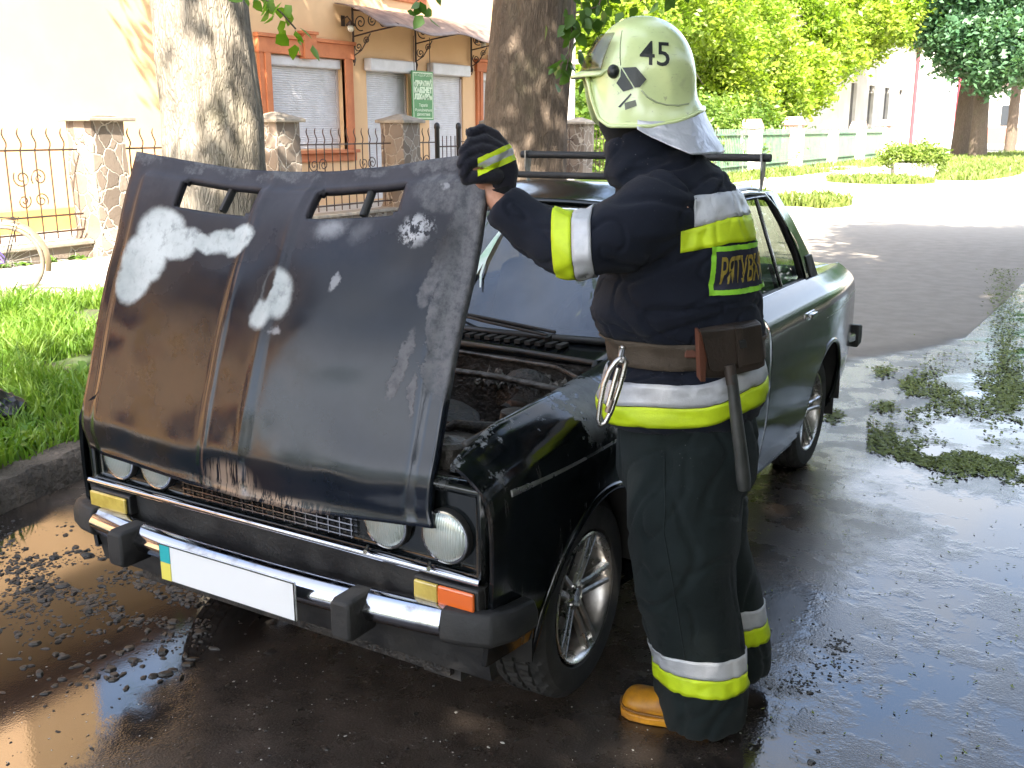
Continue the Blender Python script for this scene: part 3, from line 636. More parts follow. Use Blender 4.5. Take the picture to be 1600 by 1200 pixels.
t = thing('red_marker_post', 'small red post behind the fence right of the glove', 'post', (-9.3, 17.3, 0)); mb = MB(); mb.tube([(-9.35, 17.35, .1), (-9.35, 17.35, 1.35)], .05, 10); mb.lathe([(.05, 1.35), (.06, 1.37), (.001, 1.42)], 10, M=Matrix.Translation((-9.35, 17.35, 0))); mb.build('tube', mat('red paint', (.5, .04, .04), .5), t, 40)
mb = MB(); mb.lathe([(.09, .1), (.09, .12), (.001, .121)], 12, M=Matrix.Translation((-9.35, 17.35, 0))); mb.build('base_plate', m_iron, t, 40)

# far fence of brick piers with green panels
def m_brick(name, c1, c2, worn):
    t = NT(name); co = t.coord(); s = t.n('SeparateXYZ', Vector=co); v = t.n('CombineXYZ', X=t.math('ADD', s.outputs[0], s.outputs[1]), Y=s.outputs[2])
    b = t.n('TexBrick', Vector=v, Color1=(*c1, 1), Color2=(*c2, 1), Mortar=(.5, .46, .4, 1), Scale=1.0, Mortar__Size=.012, Brick__Width=.25, Row__Height=.08)
    f = t.smooth(t.noise(co, 1.6, 5, .65), worn - .06, worn + .06); t.bsdf(Base__Color=t.mix(f, b.outputs[0], (.68, .64, .58)), Roughness=.9); return t.m
m_bk_a = m_brick('red brick with peeling whitewash', (.24, .12, .075), (.32, .17, .11), .5); m_bk_w = m_brick('whitewashed brick', (.5, .36, .3), (.55, .45, .4), .3)
m_capr = mat('brick gable cap', (.34, .20, .15), .8, (.45, .33, .28), 3); m_grn = mat('green fence paint', (.10, .19, .12), .6, (.16, .22, .14), 3)
piers = [(33.9, m_bk_w, 'whitewashed brick pier with a pointed cap nearest to the car rack foot', .40), (39.0, m_bk_a, 'wide red brick pier with peeling whitewash, second behind the car roof', .62), (44.6, m_bk_a, 'bare red brick pier standing in the shade of the hedge', .46), (49.8, m_bk_w, 'white brick pier right of the shaded red one', .50), (55.6, m_bk_a, 'red brick pier with a gable cap nearest to the planter', .62)]
for y, m, lb, hw in piers:
    t = thing('brick_pier', lb, 'fence pier', (-10, y, 0), 'brick piers of the far garden fence')
    mb = MB(); mb.box((-10.4, y-hw, -.02), (-9.85, y+hw, 1.62 if hw < .6 else 1.75)); z = 1.62 if hw < .6 else 1.75; mb.build('shaft', m, t, 0, bevel=.015)
    mb = MB(); mb.loft([[(-10.45+.65*k, y-hw-.06, z), (-10.45+.65*k, y+hw+.06, z), (-10.45+.65*k, y+hw*.55, z+.18), (-10.45+.65*k, y, z+.33), (-10.45+.65*k, y-hw*.55, z+.18)] for k in (0, 1)]); mb.build('gable_cap', m_capr, t, 0, recalc=True)
for a, b, lb in ((27.6, 33.45, 'green picket fence panel behind the firefighter'), (34.35, 38.35, 'green mesh fence panel between white and red brick piers'), (39.65, 44.1, 'green fence panel overgrown with ivy'), (45.1, 49.25, 'pale green fence panel left of the white brick pier'), (50.35, 54.95, 'green fence panel beside the last brick pier')):
    t = thing('green_fence_panel', lb, 'fence', (-10.1, (a+b)/2, 0), 'green fence panels of the far garden'); mb = MB()
    n = int((b-a)/.16)
    for i in range(n+1): y = lerp(a, b, i/n); mb.box((-10.115, y-.022, .15), (-10.085, y+.022, 1.6))
    mb.build('pickets', m_grn, t, 0); mb = MB()
    for z in (.35, 1.4): mb.box((-10.084, a, z), (-10.05, b, z+.05))
    for y in (a+.03, (a+b)/2, b-.03): mb.box((-10.16, y-.04, 0), (-10.116, y+.04, 1.66))
    mb.build('rail', m_grn, t, 0)
hd = tag(link('garden_hedge', leafmesh([(-11.1, y, z, .9, 1.2, .9) for y in np.arange(22, 40, 1.3) for z in (.8, 1.9)] + [(-11.3, y, .8, .9, 1.2, .8) for y in np.arange(40, 47, 1.3)], 26000, .09, 10, seed=50), m_leafy('hedge leaves', (.08, .15, .02), (.17, .24, .035), .35, .7), None, 0), 'green hedge and ivy growing behind the far brick pier fence', 'hedge', None, 'stuff')

# planter with a bush
t = thing('concrete_planter', 'pale concrete planter box on the far road edge', 'planter', (-4.75, 34.8, 0)); mb = MB()
Rz = Matrix.Translation((-4.75, 34.8, 0)) @ Matrix.Rotation(R(20), 4, 'Z')
mb.loft([[(a*x, b*y, z) for a, b in ((-1,-1),(1,-1),(1,1),(-1,1))] for x, y, z in ((.6, .4, 0), (.62, .42, .06), (.68, .47, .46), (.68, .47, .5), (.6, .4, .5), (.58, .38, .4))], M=Rz); mb.build('box', m_white, t, 0, bevel=.01)
mb = MB()
for k in range(6): mb.box((-.52+k*.19, -.485, .08), (-.45+k*.19, -.44, .42), M=Rz)
mb.build('ribs', m_white, t, 0)
t = thing('planter_bush', 'low yellow green bush growing in the concrete planter', 'bush', (-4.75, 34.8, .45)); link('foliage', leafmesh([(-4.75, 34.8, .75, .95, .7, .42), (-4.2, 34.9, .7, .55, .5, .35), (-5.3, 34.7, .68, .5, .5, .35)], 5200, .065, 8, seed=60), m_leafy('bush leaves', (.13, .19, .03), (.2, .26, .05), .35, 2), t, 0)
mb = MB()
for k in range(7): a = k*.9; mb.tube([(-4.75, 34.8, .42), (-4.75+.3*math.cos(a), 34.8+.25*math.sin(a), .8)], .012, 5)
mb.build('stem', m_bk2, t, 0)

# far white buildings
m_wh = mat('white render', (.66, .62, .56), .85, (.56, .52, .46), .6, bump=.2); m_whd = mat('grey white render', (.52, .52, .52), .85, (.46, .45, .45), .6); m_pipe = mat('dark red downpipe', (.15, .04, .05), .5)
t = thing('white_house', 'long white rendered house with dark downpipes behind the maple', 'house', (-16, 75, 0))
mb = MB(); mb.box((-24, 58, -.1), (-13.2, 79.0, 7.5)); w = mb.build('wall', m_wh, t, 0)
cut(w, [MB().box((-13.5, y, 1.6), (-13, y+1.4, 4.2)) for y in (60.5, 65, 69.5, 74)])
for y in (60.5, 65, 69.5, 74):
    mb = MB(); mb.box((-13.42, y, 1.6), (-13.38, y+1.4, 4.2)); mb.build('window', m_glassdk, t, 0)
mb = MB(); mb.add([(-12.7, 57.5, 7.5), (-12.7, 79.6, 7.5), (-18.6, 79.6, 10.5), (-18.6, 57.5, 10.5), (-24.5, 57.5, 7.5), (-24.5, 79.6, 7.5)], [(0, 1, 2, 3), (3, 2, 5, 4), (0, 3, 4), (1, 5, 2)]); mb.build('roof', m_roof, t, 0)
mb = MB(); mb.tube([(-13.1, 79.05, 0), (-13.1, 79.05, 7.4)], .14, 10); mb.build('downpipe', m_pipe, t, 50)
t = thing('grey_white_house', 'grey white house with shallow wall bays right of the dark downpipe', 'house', (-16, 92, 0))
mb = MB(); mb.box((-24, 79.6, -.1), (-14.2, 112, 8.5)); mb.build('wall', m_whd, t, 0)
for y in (80.5, 84, 88.2, 93): mb = MB(); mb.box((-14.199, y, 0), (-13.6, y+1.6, 8.4)); mb.build('pilaster', m_wh, t, 0, bevel=.03)
mb = MB(); mb.box((-24.5, 79.3, 8.502), (-13.4, 112.5, 8.8)); mb.build('cornice', m_wh, t, 0)
mb = MB(); mb.tube([(-13.3, 100.5, 0), (-13.3, 100.5, 8.4)], .16, 10); mb.build('downpipe', mat('crimson downpipe', (.35, .03, .05), .5), t, 50)
t = thing('street_end_house', 'low white house with red brown base at the end of the street', 'house', (-8, 130, 0))
mb = MB(); mb.box((-20, 122, -.1), (4, 140, 6)); mb.build('wall', m_wh, t, 0)
mb = MB(); mb.box((-20.05, 121.9, -.1), (4.05, 122, 1.7)); mb.build('base', mat('red brown plinth', (.3, .12, .09), .8), t, 0)
for x in (-12, -9.2, -6.2, -3): mb = MB(); mb.box((x, 121.85, 1.9), (x+1.2, 121.99, 4)); mb.build('window', m_glassdk, t, 0)
mb = MB(); mb.add([(-21, 121.4, 6), (5, 121.4, 6), (5, 131, 8.5), (-21, 131, 8.5), (5, 140.5, 6), (-21, 140.5, 6)], [(0, 1, 2, 3), (3, 2, 4, 5), (0, 3, 5), (1, 4, 2)]); mb.build('roof', m_roof, t, 0)
t = thing('garden_house', 'pale house wall half hidden behind the bright maples', 'house', (-20, 38, 0))
mb = MB(); mb.box((-26, 30, -.1), (-17.5, 50, 6.6)); mb.build('wall', m_wh, t, 0)
mb = MB(); mb.add([(-17, 29.5, 6.6), (-17, 50.5, 6.6), (-21.7, 50.5, 9.2), (-21.7, 29.5, 9.2), (-26.5, 29.5, 6.6), (-26.5, 50.5, 6.6)], [(0, 1, 2, 3), (3, 2, 5, 4), (0, 3, 4), (1, 5, 2)]); mb.build('roof', mat('reddish tiles', (.3, .12, .07), .8), t, 0)
for y in (33, 38, 43): mb = MB(); mb.box((-17.499, y, 1.5), (-17.45, y+1.3, 3)); mb.build('window', m_glassdk, t, 0)

# bicycle at the left edge
m_tyre_b = mat('dusty bicycle tyre', (.22, .18, .13), .85, (.14, .11, .08), 12); m_chr = mat('worn chrome', (.55, .54, .52), .25, metal=1.0, c2=(.4, .38, .35), nscale=20, rough2=.4); m_bikef = mat('purple frame paint', (.10, .07, .22), .3); m_rub = mat('black rubber', (.015, .015, .015), .7)
m_mud = mat('brass coloured mudguard', (.35, .26, .17), .4, (.25, .18, .12), 10, metal=.4)
bc = thing('bicycle', 'purple framed bicycle with dusty tyres parked on the sunny pavement', 'bicycle', (-6.9, 2.7, .12))
wc = onz(12, 402, .45); wdir = Vector((-.50, .60, 0)).normalized() * -1          # bike points left out of the picture
wdir = (Vector((wc.x, wc.y, 0)) - Vector((CAM.x, CAM.y, 0))).normalized(); side = Vector((wdir.y, -wdir.x, 0))
side = (side*.93 - wdir*.25).normalized(); 
cx = onz(16, 466, .12); ctr = Vector((cx.x, cx.y, .12+.335)); fw = -side; nrmw = Vector((-fw.y, fw.x, 0))
def wheel_bike(c):
    Mx = Matrix.Translation(c) @ Matrix((( fw.x, 0, nrmw.x, 0), (fw.y, 0, nrmw.y, 0), (0, 1, 0, 0), (0, 0, 0, 1)))
    w = MB(); w.lathe([(.335+.02*math.cos(a)-.02, .021*math.sin(a)) for a in [2*PI*i/10 for i in range(11)]], 48, M=Mx); ty = w.build('tyre', m_tyre_b, bc, 180)
    w = MB(); w.lathe([(.30, -.013), (.307, -.013), (.312, -.011), (.303, 0), (.312, .011), (.307, .013), (.30, .013), (.297, 0), (.30, -.013)], 48, M=Mx); w.build('rim', m_chr, ty, 60)
    w = MB()
    for k in range(28): a = 2*PI*k/28; z = .03 if k % 2 else -.03; w.tube([(.015*math.cos(a+.6), .015*math.sin(a+.6), z), (.3*math.cos(a), .3*math.sin(a), 0)], .0012, 4, M=Mx)
    w.lathe([(.001, -.045), (.02, -.04), (.012, -.02), (.012, .02), (.02, .04), (.001, .045)], 12, M=Mx); w.build('spoke', m_chr, ty, 40)
    return Mx
M1 = wheel_bike(ctr); M2 = wheel_bike(ctr + fw*1.05)
mb = MB(); P = [ctr + Vector((0, 0, .365*math.sin(a))) - fw*(.365*math.cos(a)) for a in np.linspace(R(-15), R(130), 24)]; mb.tube(P, .03, 8, flat=.25); mb.build('mudguard', m_mud, bc, 60)
H = ctr; bb = ctr + fw*.44 + Vector((0, 0, -.06)); st_ = bb - fw*.16 + Vector((0, 0, .5)); hd_ = ctr + fw*.92 + Vector((0, 0, .5)); ff = ctr + fw*1.05
mb = MB()
for a, b in ((H + nrmw*.05, bb), (H - nrmw*.05, bb), (H + nrmw*.05, st_), (H - nrmw*.05, st_), (bb, st_), (bb, hd_ - Vector((0, 0, .1))), (st_ - Vector((0, 0, .04)), hd_), (hd_ - Vector((0, 0, .12)), hd_ + Vector((0, 0, .05)))): mb.tube([a, b], .014 if (a - H).length > .1 else .009, 10)
for s in (-1, 1): mb.tube([hd_ - Vector((0, 0, .12)) + nrmw*.05*s, ff + nrmw*.05*s], .011, 8)
mb.build('frame', m_bikef, bc, 60)
mb = MB(); mb.tube([st_, st_ + Vector((0, 0, .12))], .012, 8); mb.sphere(st_ + Vector((0, 0, .15)) - fw*.05, (.12, .1, .04), 8); mb.build('saddle', m_rub, bc, 60)
mb = MB(); q = hd_ + Vector((0, 0, .2)); mb.tube([hd_, q], .012, 8); mb.tube([q + nrmw*.28 - fw*.15, q + nrmw*.2, q, q - nrmw*.2, q - nrmw*.28 - fw*.15], .011, 8); mb.build('handlebar', m_chr, bc, 60)
mb = MB(); k0 = H + Vector((0, 0, .40)); 
for s in (-1, 1): mb.tube([k0 + nrmw*.05*s + fw*.2, k0 + nrmw*.05*s - fw*.14, H + nrmw*.05*s], .006, 6)
for d in (-.1, 0, .1, .2): mb.tube([k0 + nrmw*.05 + fw*d, k0 - nrmw*.05 + fw*d], .005, 6)
mb.build('luggage_rack', m_rub, bc, 60)
mb = MB(); mb.lathe([(.001, -.006), (.09, -.006), (.09, .006), (.001, .006)], 28, M=M1 @ Matrix.Translation((.44, -.06, .06))); mb.tube([bb, bb + Vector((0, 0, -.17)) - nrmw*.08], .01, 8); mb.tube([bb + Vector((0, 0, -.17)) - nrmw*.05, bb + Vector((0, 0, -.17)) - nrmw*.15], .018, 8); mb.build('crank', m_rub, bc, 40)

# the other side of the street (only seen mirrored in the car and the wet road)
t = thing('brown_house', 'brown rendered house across the street, behind the camera and outside the picture', 'house', (15, 0, 0))
mb = MB(); mb.box((11.5, -24, -.1), (19, 18, 6.2)); w = mb.build('wall', mat('brown render', (.24, .16, .11), .9, (.2, .13, .09), 1), t, 0)
for y in range(-22, 17, 4): mb = MB(); mb.box((11.46, y, 1.4), (11.49, y+1.4, 3.2)); mb.box((11.46, y, 4.1), (11.49, y+1.4, 5.5)); mb.build('window', m_glassdk, t, 0)
mb = MB(); mb.add([(10.9, -24.5, 6.2), (10.9, 18.5, 6.2), (15.2, 18.5, 9.2), (15.2, -24.5, 9.2), (19.6, -24.5, 6.2), (19.6, 18.5, 6.2)], [(3, 2, 1, 0), (4, 5, 2, 3), (0, 4, 3), (1, 2, 5)]); mb.build('roof', m_roof, t, 0)
tag(link('unseen_hedge', leafmesh([(4.6, y, z, .7, 1.4, .9) for y in np.arange(-7, 62, 1.6) for z in (.8, 1.9, 2.9)] + [(x, -22, z, 1.4, .8, 1) for x in np.arange(-16, 10, 1.8) for z in (.8, 2.2, 3.6)], 62000, .1, 10, seed=51), m_lf_d, None, 0), 'dark unseen hedge added to darken reflections in the car', 'hedge', None, 'stuff')  # unseen leaf rows, added to darken what the doors and bonnet mirror
# ------------------------------------------------------------------ the car (x: its left side is +x, y: front at -0.6, rear at +3.35)
def m_paint(name, soot=0.35, top=0.0):
    t = NT(name); co = t.coord(); n1 = t.noise(co, 3.0, 6, .65); n2 = t.noise(co, 26, 5, .7); n3 = t.noise(t.coord('Object', (3, 3, .35)), 9, 5, .7)
    sep = t.n('SeparateXYZ', Vector=co)
    wet = t.smooth(n3, .5, .72)
    base = t.mix(t.smooth(n1, .4, .65), (.003, .004, .005), (.006, .008, .009))
    front = t.smooth(sep.outputs[1], .75, -.2)                      # scorched towards the engine bay
    peel = t.math('MULTIPLY', t.smooth(t.math('ADD', t.math('MULTIPLY', n1, .65), t.math('MULTIPLY', n2, .35)), .515, .55), t.math('MULTIPLY', front, t.smooth(sep.outputs[2], .77, .85)))
    c = t.mix(t.math('MULTIPLY', peel, .85), base, t.mix(t.smooth(n2, .3, .7), (.10, .105, .11), (.19, .195, .20)))
    drip = t.math('MULTIPLY', t.math('MULTIPLY', wet, front), t.smooth(sep.outputs[2], .86, .8))
    c = t.mix(t.math('MULTIPLY', drip, .5), c, (.05, .047, .042))
    r = t.mixf(peel, t.mixf(t.smooth(n2, .35, .7), .10, .19), .6); r = t.mixf(t.math('MULTIPLY', drip, .7), r, .5)
    t.bsdf(Base__Color=c, Roughness=r, Normal=t.bump(t.math('ADD', t.math('MULTIPLY', peel, .5), t.math('MULTIPLY', t.noise(co, 180, 2, .5), .15)), .35, .003), Coat__Weight=t.math('MULTIPLY', t.math('SUBTRACT', 1.0, peel), .15), Coat__Roughness=.05, Specular__IOR__Level=.4)
    return t.m
m_pt = m_paint('black car paint')
m_blk = mat('black plastic', (.012, .012, .013), .45, (.03, .028, .026), 14, rough2=.7)
m_bump = mat('scorched rubber', (.008, .008, .009), .55, (.026, .025, .024), 9, bump=.5, bscale=60, rough2=.8)
m_chrome = mat('chrome', (.50, .50, .53), .10, (.26, .25, .25), 16, metal=1.0, rough2=.28, lo=.5, hi=.75)
m_alu = mat('brushed alloy', (.66, .65, .64), .22, (.40, .37, .34), 10, metal=.9, rough2=.42)
m_tyre = mat('tyre rubber', (.014, .0135, .013), .75, (.036, .034, .032), 7, bump=.3, bscale=90)
m_int = mat('dark interior', (.02, .019, .018), .8, (.035, .032, .03), 8)
m_burn = mat('burnt engine metal', (.008, .007, .0065), .5, (.042, .036, .031), 16, bump=.9, bscale=55, bdist=.012, rough2=.85, lo=.4, hi=.72)
m_burn2 = mat('sooty cast metal', (.035, .031, .028), .45, (.10, .092, .085), 20, bump=.7, bscale=60, bdist=.01, metal=.3)
m_rust = mat('scorched brown pipe', (.11, .055, .035), .7, (.03, .02, .015), 18, bump=.6)
car = thing('black_sedan', 'black burnt out four door sedan with its bonnet raised on the wet road', 'car', (0, 1.3, 0))
def wf(y):
    if y < -.1: return 1 - .05*((-.1-y)/.5)**2
    if y > 2.35: return 1 - .13*((y-2.35)/.95)**1.6
    return 1.0
PROF = [(.69, .19), (.745, .235), (.775, .33), (.795, .46), (.803, .60), (.802, .72), (.797, .80), (.790, .835), (.772, .862), (.745, .885), (.715, .905), (.69, .918)]
def prof(y, k):          # k 0..1 along the side profile
    q = k*(len(PROF)-1); i = min(int(q), len(PROF)-2); f = q-i
    x = lerp(PROF[i][0], PROF[i+1][0], f); z = lerp(PROF[i][1], PROF[i+1][1], f)
    dz = interp(y, [-.6, -.52, -.40, -.2, .2, .9, 2.4, 3.3], [-.085, -.05, -.018, -.005, .0, .018, .022, -.01])
    z += dz * smoothstep(.55, .85, z)
    return x*wf(y), z
def side_panel(y0, y1, s, ny, k0=0, k1=1, nz=34, extra=None):
    mb = MB()
    def fn(a, b):
        y = lerp(y0, y1, a); x, z = prof(y, lerp(k0, k1, b)); return (s*x, y, z)
    mb.grid(fn, ny, nz); return mb
def arch_cut(yc, r=.342, zc=.30):
    return MB().lathe([(.001, -1), (r, -1), (r, 1), (.001, 1)], 56, M=Matrix.Translation((0, yc, zc)) @ Matrix.Rotation(R(90), 4, 'Y'))
AX = [-.02, 2.424]
for s in (-1, 1):
    for nm, (y0, y1, ny) in (('front_fender', (-.575, .60, 40)), ('rear_quarter', (2.285, 3.28, 32))):
        body = MB(); p = side_panel(y0, y1, s, ny); body.add(p.v, p.f)
        if ny == 40:
            def fn(a, b):        # fender top inner flange down to the bay
                y = lerp(-.575, .60, a); x, z = prof(y, 1); xi = lerp(.655, .60, smoothstep(-.2, .35, y)) ; return (s*lerp(x, xi, b), y, z + .006*math.sin(b*PI) - (.0 if b < .8 else .012*(b-.8)/.2))
            body.grid(fn, 40, 8)
        else:
            def fn(a, b):        # quarter top toward the boot lid
                y = lerp(2.285, 3.28, a); x, z = prof(y, 1); return (s*lerp(x, .60, b), y, z + .004*b)
            body.grid(fn, 32, 5)
        me = body.mesh(nm); bm = bmesh.new(); bm.from_mesh(me); bmesh.ops.remove_doubles(bm, verts=bm.verts, dist=.0008); bmesh.ops.recalc_face_normals(bm, faces=bm.faces); bm.to_mesh(me); bm.free()
        bo = link(nm, me, m_pt, car, 45); md = bo.modifiers.new('sol', 'SOLIDIFY'); md.thickness = .014; md.offset = 0; bake(bo)
        cut(bo, [arch_cut(AX[0 if ny == 40 else 1])] + ([MB().box((-1, -.70, .1), (1, -.34, .335))] if ny == 40 else []))
def arch_lip(yc, parent, r=.345, z0=.30):
    for s in (-1, 1):
        mb = MB(); pts = []
        for a in np.linspace(R(-8), R(188), 44):
            y = yc + r*math.cos(a); z = z0 + r*math.sin(a); k = min(range(0, 101), key=lambda q: abs(prof(y, q/100)[1]-z))/100; pts.append((s*(prof(y, k)[0]+.004), y, z))
        mb.tube(pts, .013, 8); mb.build('wheel_arch_lip', m_pt, parent, 180)
for y in AX: arch_lip(y, car)
# wheel wells
mb = MB()
for s in (-1, 1):
    for yc in AX:
        def fn(a, b):
            an = lerp(R(-5), R(185), a); return (s*lerp(.775, .50, b), yc + .375*math.cos(an), .30 + .375*math.sin(an))
        mb.grid(fn, 24, 3); mb.box((s*.49-.01, yc-.38, .2), (s*.49+.01, yc+.38, .66))
mb.box((-.66, .42, .17), (.66, 2.0, .22)); mb.box((-.6, 2.0, .2), (.6, 3.2, .3)); mb.box((-.62, -.5, .22), (-.5, .45, .30)); mb.box((.5, -.5, .22), (.62, .45, .30))
mb.build('underbody', m_int, car, 40)
# sills and closing pieces between the fender and the cowl
for s in (-1, 1): mb = MB(); mb.box((s*.70-.05, .36, .20), (s*.70+.045, 2.08, .30)); mb.build('sill', m_pt, car, 0, bevel=.01)
# doors
def door(y0, y1, s, rear=False):
    mb = side_panel(y0+.004, y1-.004, s, 36, .10, 1, 34); d = mb.build('door', m_pt, car, 45)
    md = d.modifiers.new('sol', 'SOLIDIFY'); md.thickness = .03; md.offset = 0; bake(d)
    if rear: cut(d, [arch_cut(AX[1], .346)])
    b = MB(); hy = y1-.30 if rear else y1-.25
    hy = y1 - .27 if not rear else 1.99; x, z = prof(hy, .60); z = .835; x = .799
    b.loft([[(s*(x+.002+dx), hy+a*.075*q, z+bz*.019*q) for a, bz in ((-1,-.7),(-.85,-1),(.85,-1),(1,-.7),(1,.7),(.85,1),(-.85,1),(-1,.7))] for dx, q in ((0, 1.0), (.008, 1.0), (.011, .9))]); b.build('handle', m_chrome, d, 30)
    h = MB(); h.loft([[(s*(x+.013+dx), hy+.012+a*.05*q, z+.002+bz*.011*q) for a, bz in ((-1,-.7),(-.85,-1),(.85,-1),(1,-.7),(1,.7),(.85,1),(-.85,1),(-1,.7))] for dx, q in ((0, 1), (.014, 1), (.019, .85))]); h.build('handle', m_chrome, d, 30)
    return d
doors = {}
for s in (-1, 1):
    doors[(s, 0)] = door(.60, 1.44, s); doors[(s, 1)] = door(1.44, 2.285, s, True)
# chrome strip along the sides
for s in (-1, 1):
    for a, b in ((-.50, .585), (.61, 1.43), (1.45, 1.85), (2.10, 3.26)):
        mb = MB(); n = 20
        mb.loft([[(s*(prof(y, .545)[0]+dx), y, .775+dz) for dx, dz in ((-.002, -.009), (.007, -.008), (.010, 0), (.007, .008), (-.002, .009))] for y in np.linspace(a, b, n)]); mb.build('side_trim', m_alu, car, 60)
# cowl, boot lid, rear panel, front panel
mb = MB(); mb.grid(lambda a, b: (lerp(-.60, .60, a), lerp(.35, .52, b), .912 + .012*math.sin(a*PI) + .022*b), 24, 6); mb.box((-.6, .35, .80), (.6, .37, .908)); mb.build('cowl', m_pt, car, 40, solid=.012)
mb = MB()
for i in range(22): mb.box((-.44+i*.04, .40, .932), (-.418+i*.04, .455, .944))
mb.build('cowl_vent', m_blk, car, 0)
mb = MB(); mb.grid(lambda a, b: (lerp(-.595, .595, a), lerp(2.60, 3.28, b), prof(lerp(2.60, 3.28, b), 1)[1] + .018*math.sin(a*PI) + .006*math.sin(b*PI) - .03*smoothstep(.93, 1, b)), 24, 16); mb.build('boot_lid', m_pt, car, 60, solid=.012)
mb = MB(); mb.grid(lambda a, b: (lerp(-.60, .60, a), lerp(2.20, 2.596, b), .94+.004*math.sin(a*PI)), 3, 3); mb.build('parcel_shelf', m_int, car, 0)
mb = MB(); mb.loft([[(x*.99, 3.275 + dy, z) for x, z in ((-.66, .32), (.66, .32), (.70, .6), (.69, .84), (.62, .9), (-.62, .9), (-.69, .84), (-.70, .6))] for dy in (0, .035)]); mb.build('rear_panel', m_pt, car, 30, bevel=.01)
for s in (-1, 1):
    mb = MB(); mb.box((s*.5-.17, 3.312, .60), (s*.5+.17, 3.335, .76)); mb.build('tail_light', mat('red lens', (.45, .02, .02), .15), car, 0, bevel=.01)
mb = MB(); P = [(-.66, 3.10, .50), (-.69, 3.3, .50), (-.66, 3.42, .50), (0, 3.45, .50), (.66, 3.42, .50), (.69, 3.3, .50), (.66, 3.10, .50)]
rb = thing_rb = MB(); rb.loft([[Vector(p) + Vector((0, 0, dz)) + (Vector((p[0], 0, 0)).normalized() if i in (0, 1, 5, 6) else Vector((0, 1, 0)))*dx for dx, dz in ((-.03, -.04), (.02, -.04), (.035, -.015), (.035, .015), (.02, .04), (-.03, .04))] for i, p in enumerate(P)]); rbo = rb.build('rear_bumper', m_chrome, car, 30)
for s in (-1, 1):
    mb = MB(); mb.loft([[(s*(.58+dx), 3.345+dy, .50+dz) for dy, dz in ((0, -.065), (.09, -.055), (.10, 0), (.09, .055), (0, .065))] for dx in (0, .03, .15)]); mb.build('end_cap', m_blk, rbo, 30, bevel=.008)
fp = MB(); fp.box((-.745, -.572, .55), (.745, -.53, .805)); fpo = fp.build('front_panel', m_pt, car, 0, bevel=.012)
cut(fpo, [MB().box((-.715, -.62, .572), (.715, -.548, .775))])
mb = MB(); mb.loft([[(-.745, y, z), (.745, y, z)] + [(.745, y+.03, z), (-.745, y+.03, z)] for y, z in ((-.545, .28), (-.565, .36), (-.568, .48), (-.574, .548))]); mb.build('front_valance', m_bump, car, 30)
mb = MB(); mb.box((-.70, -.5475, .575), (-.33, -.54, .772)); mb.box((.33, -.5475, .575), (.70, -.54, .772)); mb.box((-.329, -.5465, .575), (.329, -.535, .772)); mb.build('lamp_panel', m_blk, car, 0)
mb = MB(); mb.loft([[(x, y, z) for y, z in ((-.575, .552), (-.588, .554), (-.59, .562), (-.586, .569), (-.573, .570))] for x in np.linspace(-.735, .735, 24)]); mb.build('chrome_strip', m_chrome, car, 60)
gr = MB()
for i in range(11): z = .587 + i*.017; gr.box((-.325, -.566, z), (.325, -.556, z+.0035))
for i in range(17): x = -.32 + i*.04; gr.box((x-.0012, -.5655, .583), (x+.0012, -.557, .765))
gr.build('grille', m_chrome, car, 0)
m_lens = None
def m_lensf():
    t = NT('ribbed headlight lens'); co = t.coord(); s = t.n('SeparateXYZ', Vector=co); w = t.math('SINE', t.math('MULTIPLY', s.outputs[0], 900.0))
    t.bsdf(Base__Color=(.42, .46, .42), Roughness=.12, Metallic=.35, Normal=t.bump(w, .35, .002), Coat__Weight=1.0, Coat__Roughness=.02, Specular__IOR__Level=.7); return t.m
m_lens = m_lensf()
for x, lb in ((.622, None), (.435, None), (-.435, None), (-.605, None)):
    M = Matrix.Translation((x, -.555, .652)) @ Matrix.Rotation(R(90), 4, 'X'); r = .068
    h = MB(); h.lathe([(r+.005, -.006), (r+.005, .004), (r+.003, .012), (r-.002, .012), (r-.004, .004)], 40, M=M); ho = h.build('headlight', m_chrome if x == 99 else m_blk, car, 50)
    l = MB(); l.lathe([(r-.003, .008)] + [(r*math.cos(a), .008+.020*math.sin(a)) for a in np.linspace(.1, PI/2-.01, 10)], 40, M=M, cap=True); l.build('lens', m_lens, ho, 60)
    l = MB(); l.lathe([(r+.001, .008), (r+.001, .0135), (r-.004, .0145), (r-.005, .010)], 40, M=M); l.build('rim', m_chrome, ho, 60)
m_or = mat('orange lens', (.75, .14, .02), .18, coat=.6); m_ye = mat('yellow lens', (.62, .46, .10), .2, (.5, .36, .07), 30, coat=.6)
def indicator(x0, x1, split, mats):
    t = MB(); t.box((x0-.008, -.600, .486), (x1+.008, -.57, .548)); b = t.build('indicator', m_blk, car, 0, bevel=.006)
    for a, c, m in zip((x0, split), (split-.001, x1), mats):
        if c > a: mb = MB(); mb.box((a, -.612, .492), (c, -.6005, .542)); mb.build('lens', m, b, 0, bevel=.005)
indicator(.555, .735, .628, (m_ye, m_or)); indicator(-.70, -.535, -.70, (m_ye, m_ye))
for x in (.40, .60): mb = MB(); mb.tube([(x-.02, -.575, .575), (x+.01, -.62, .585)], .006, 8); mb.build('washer_nozzle', m_chrome, car, 60)
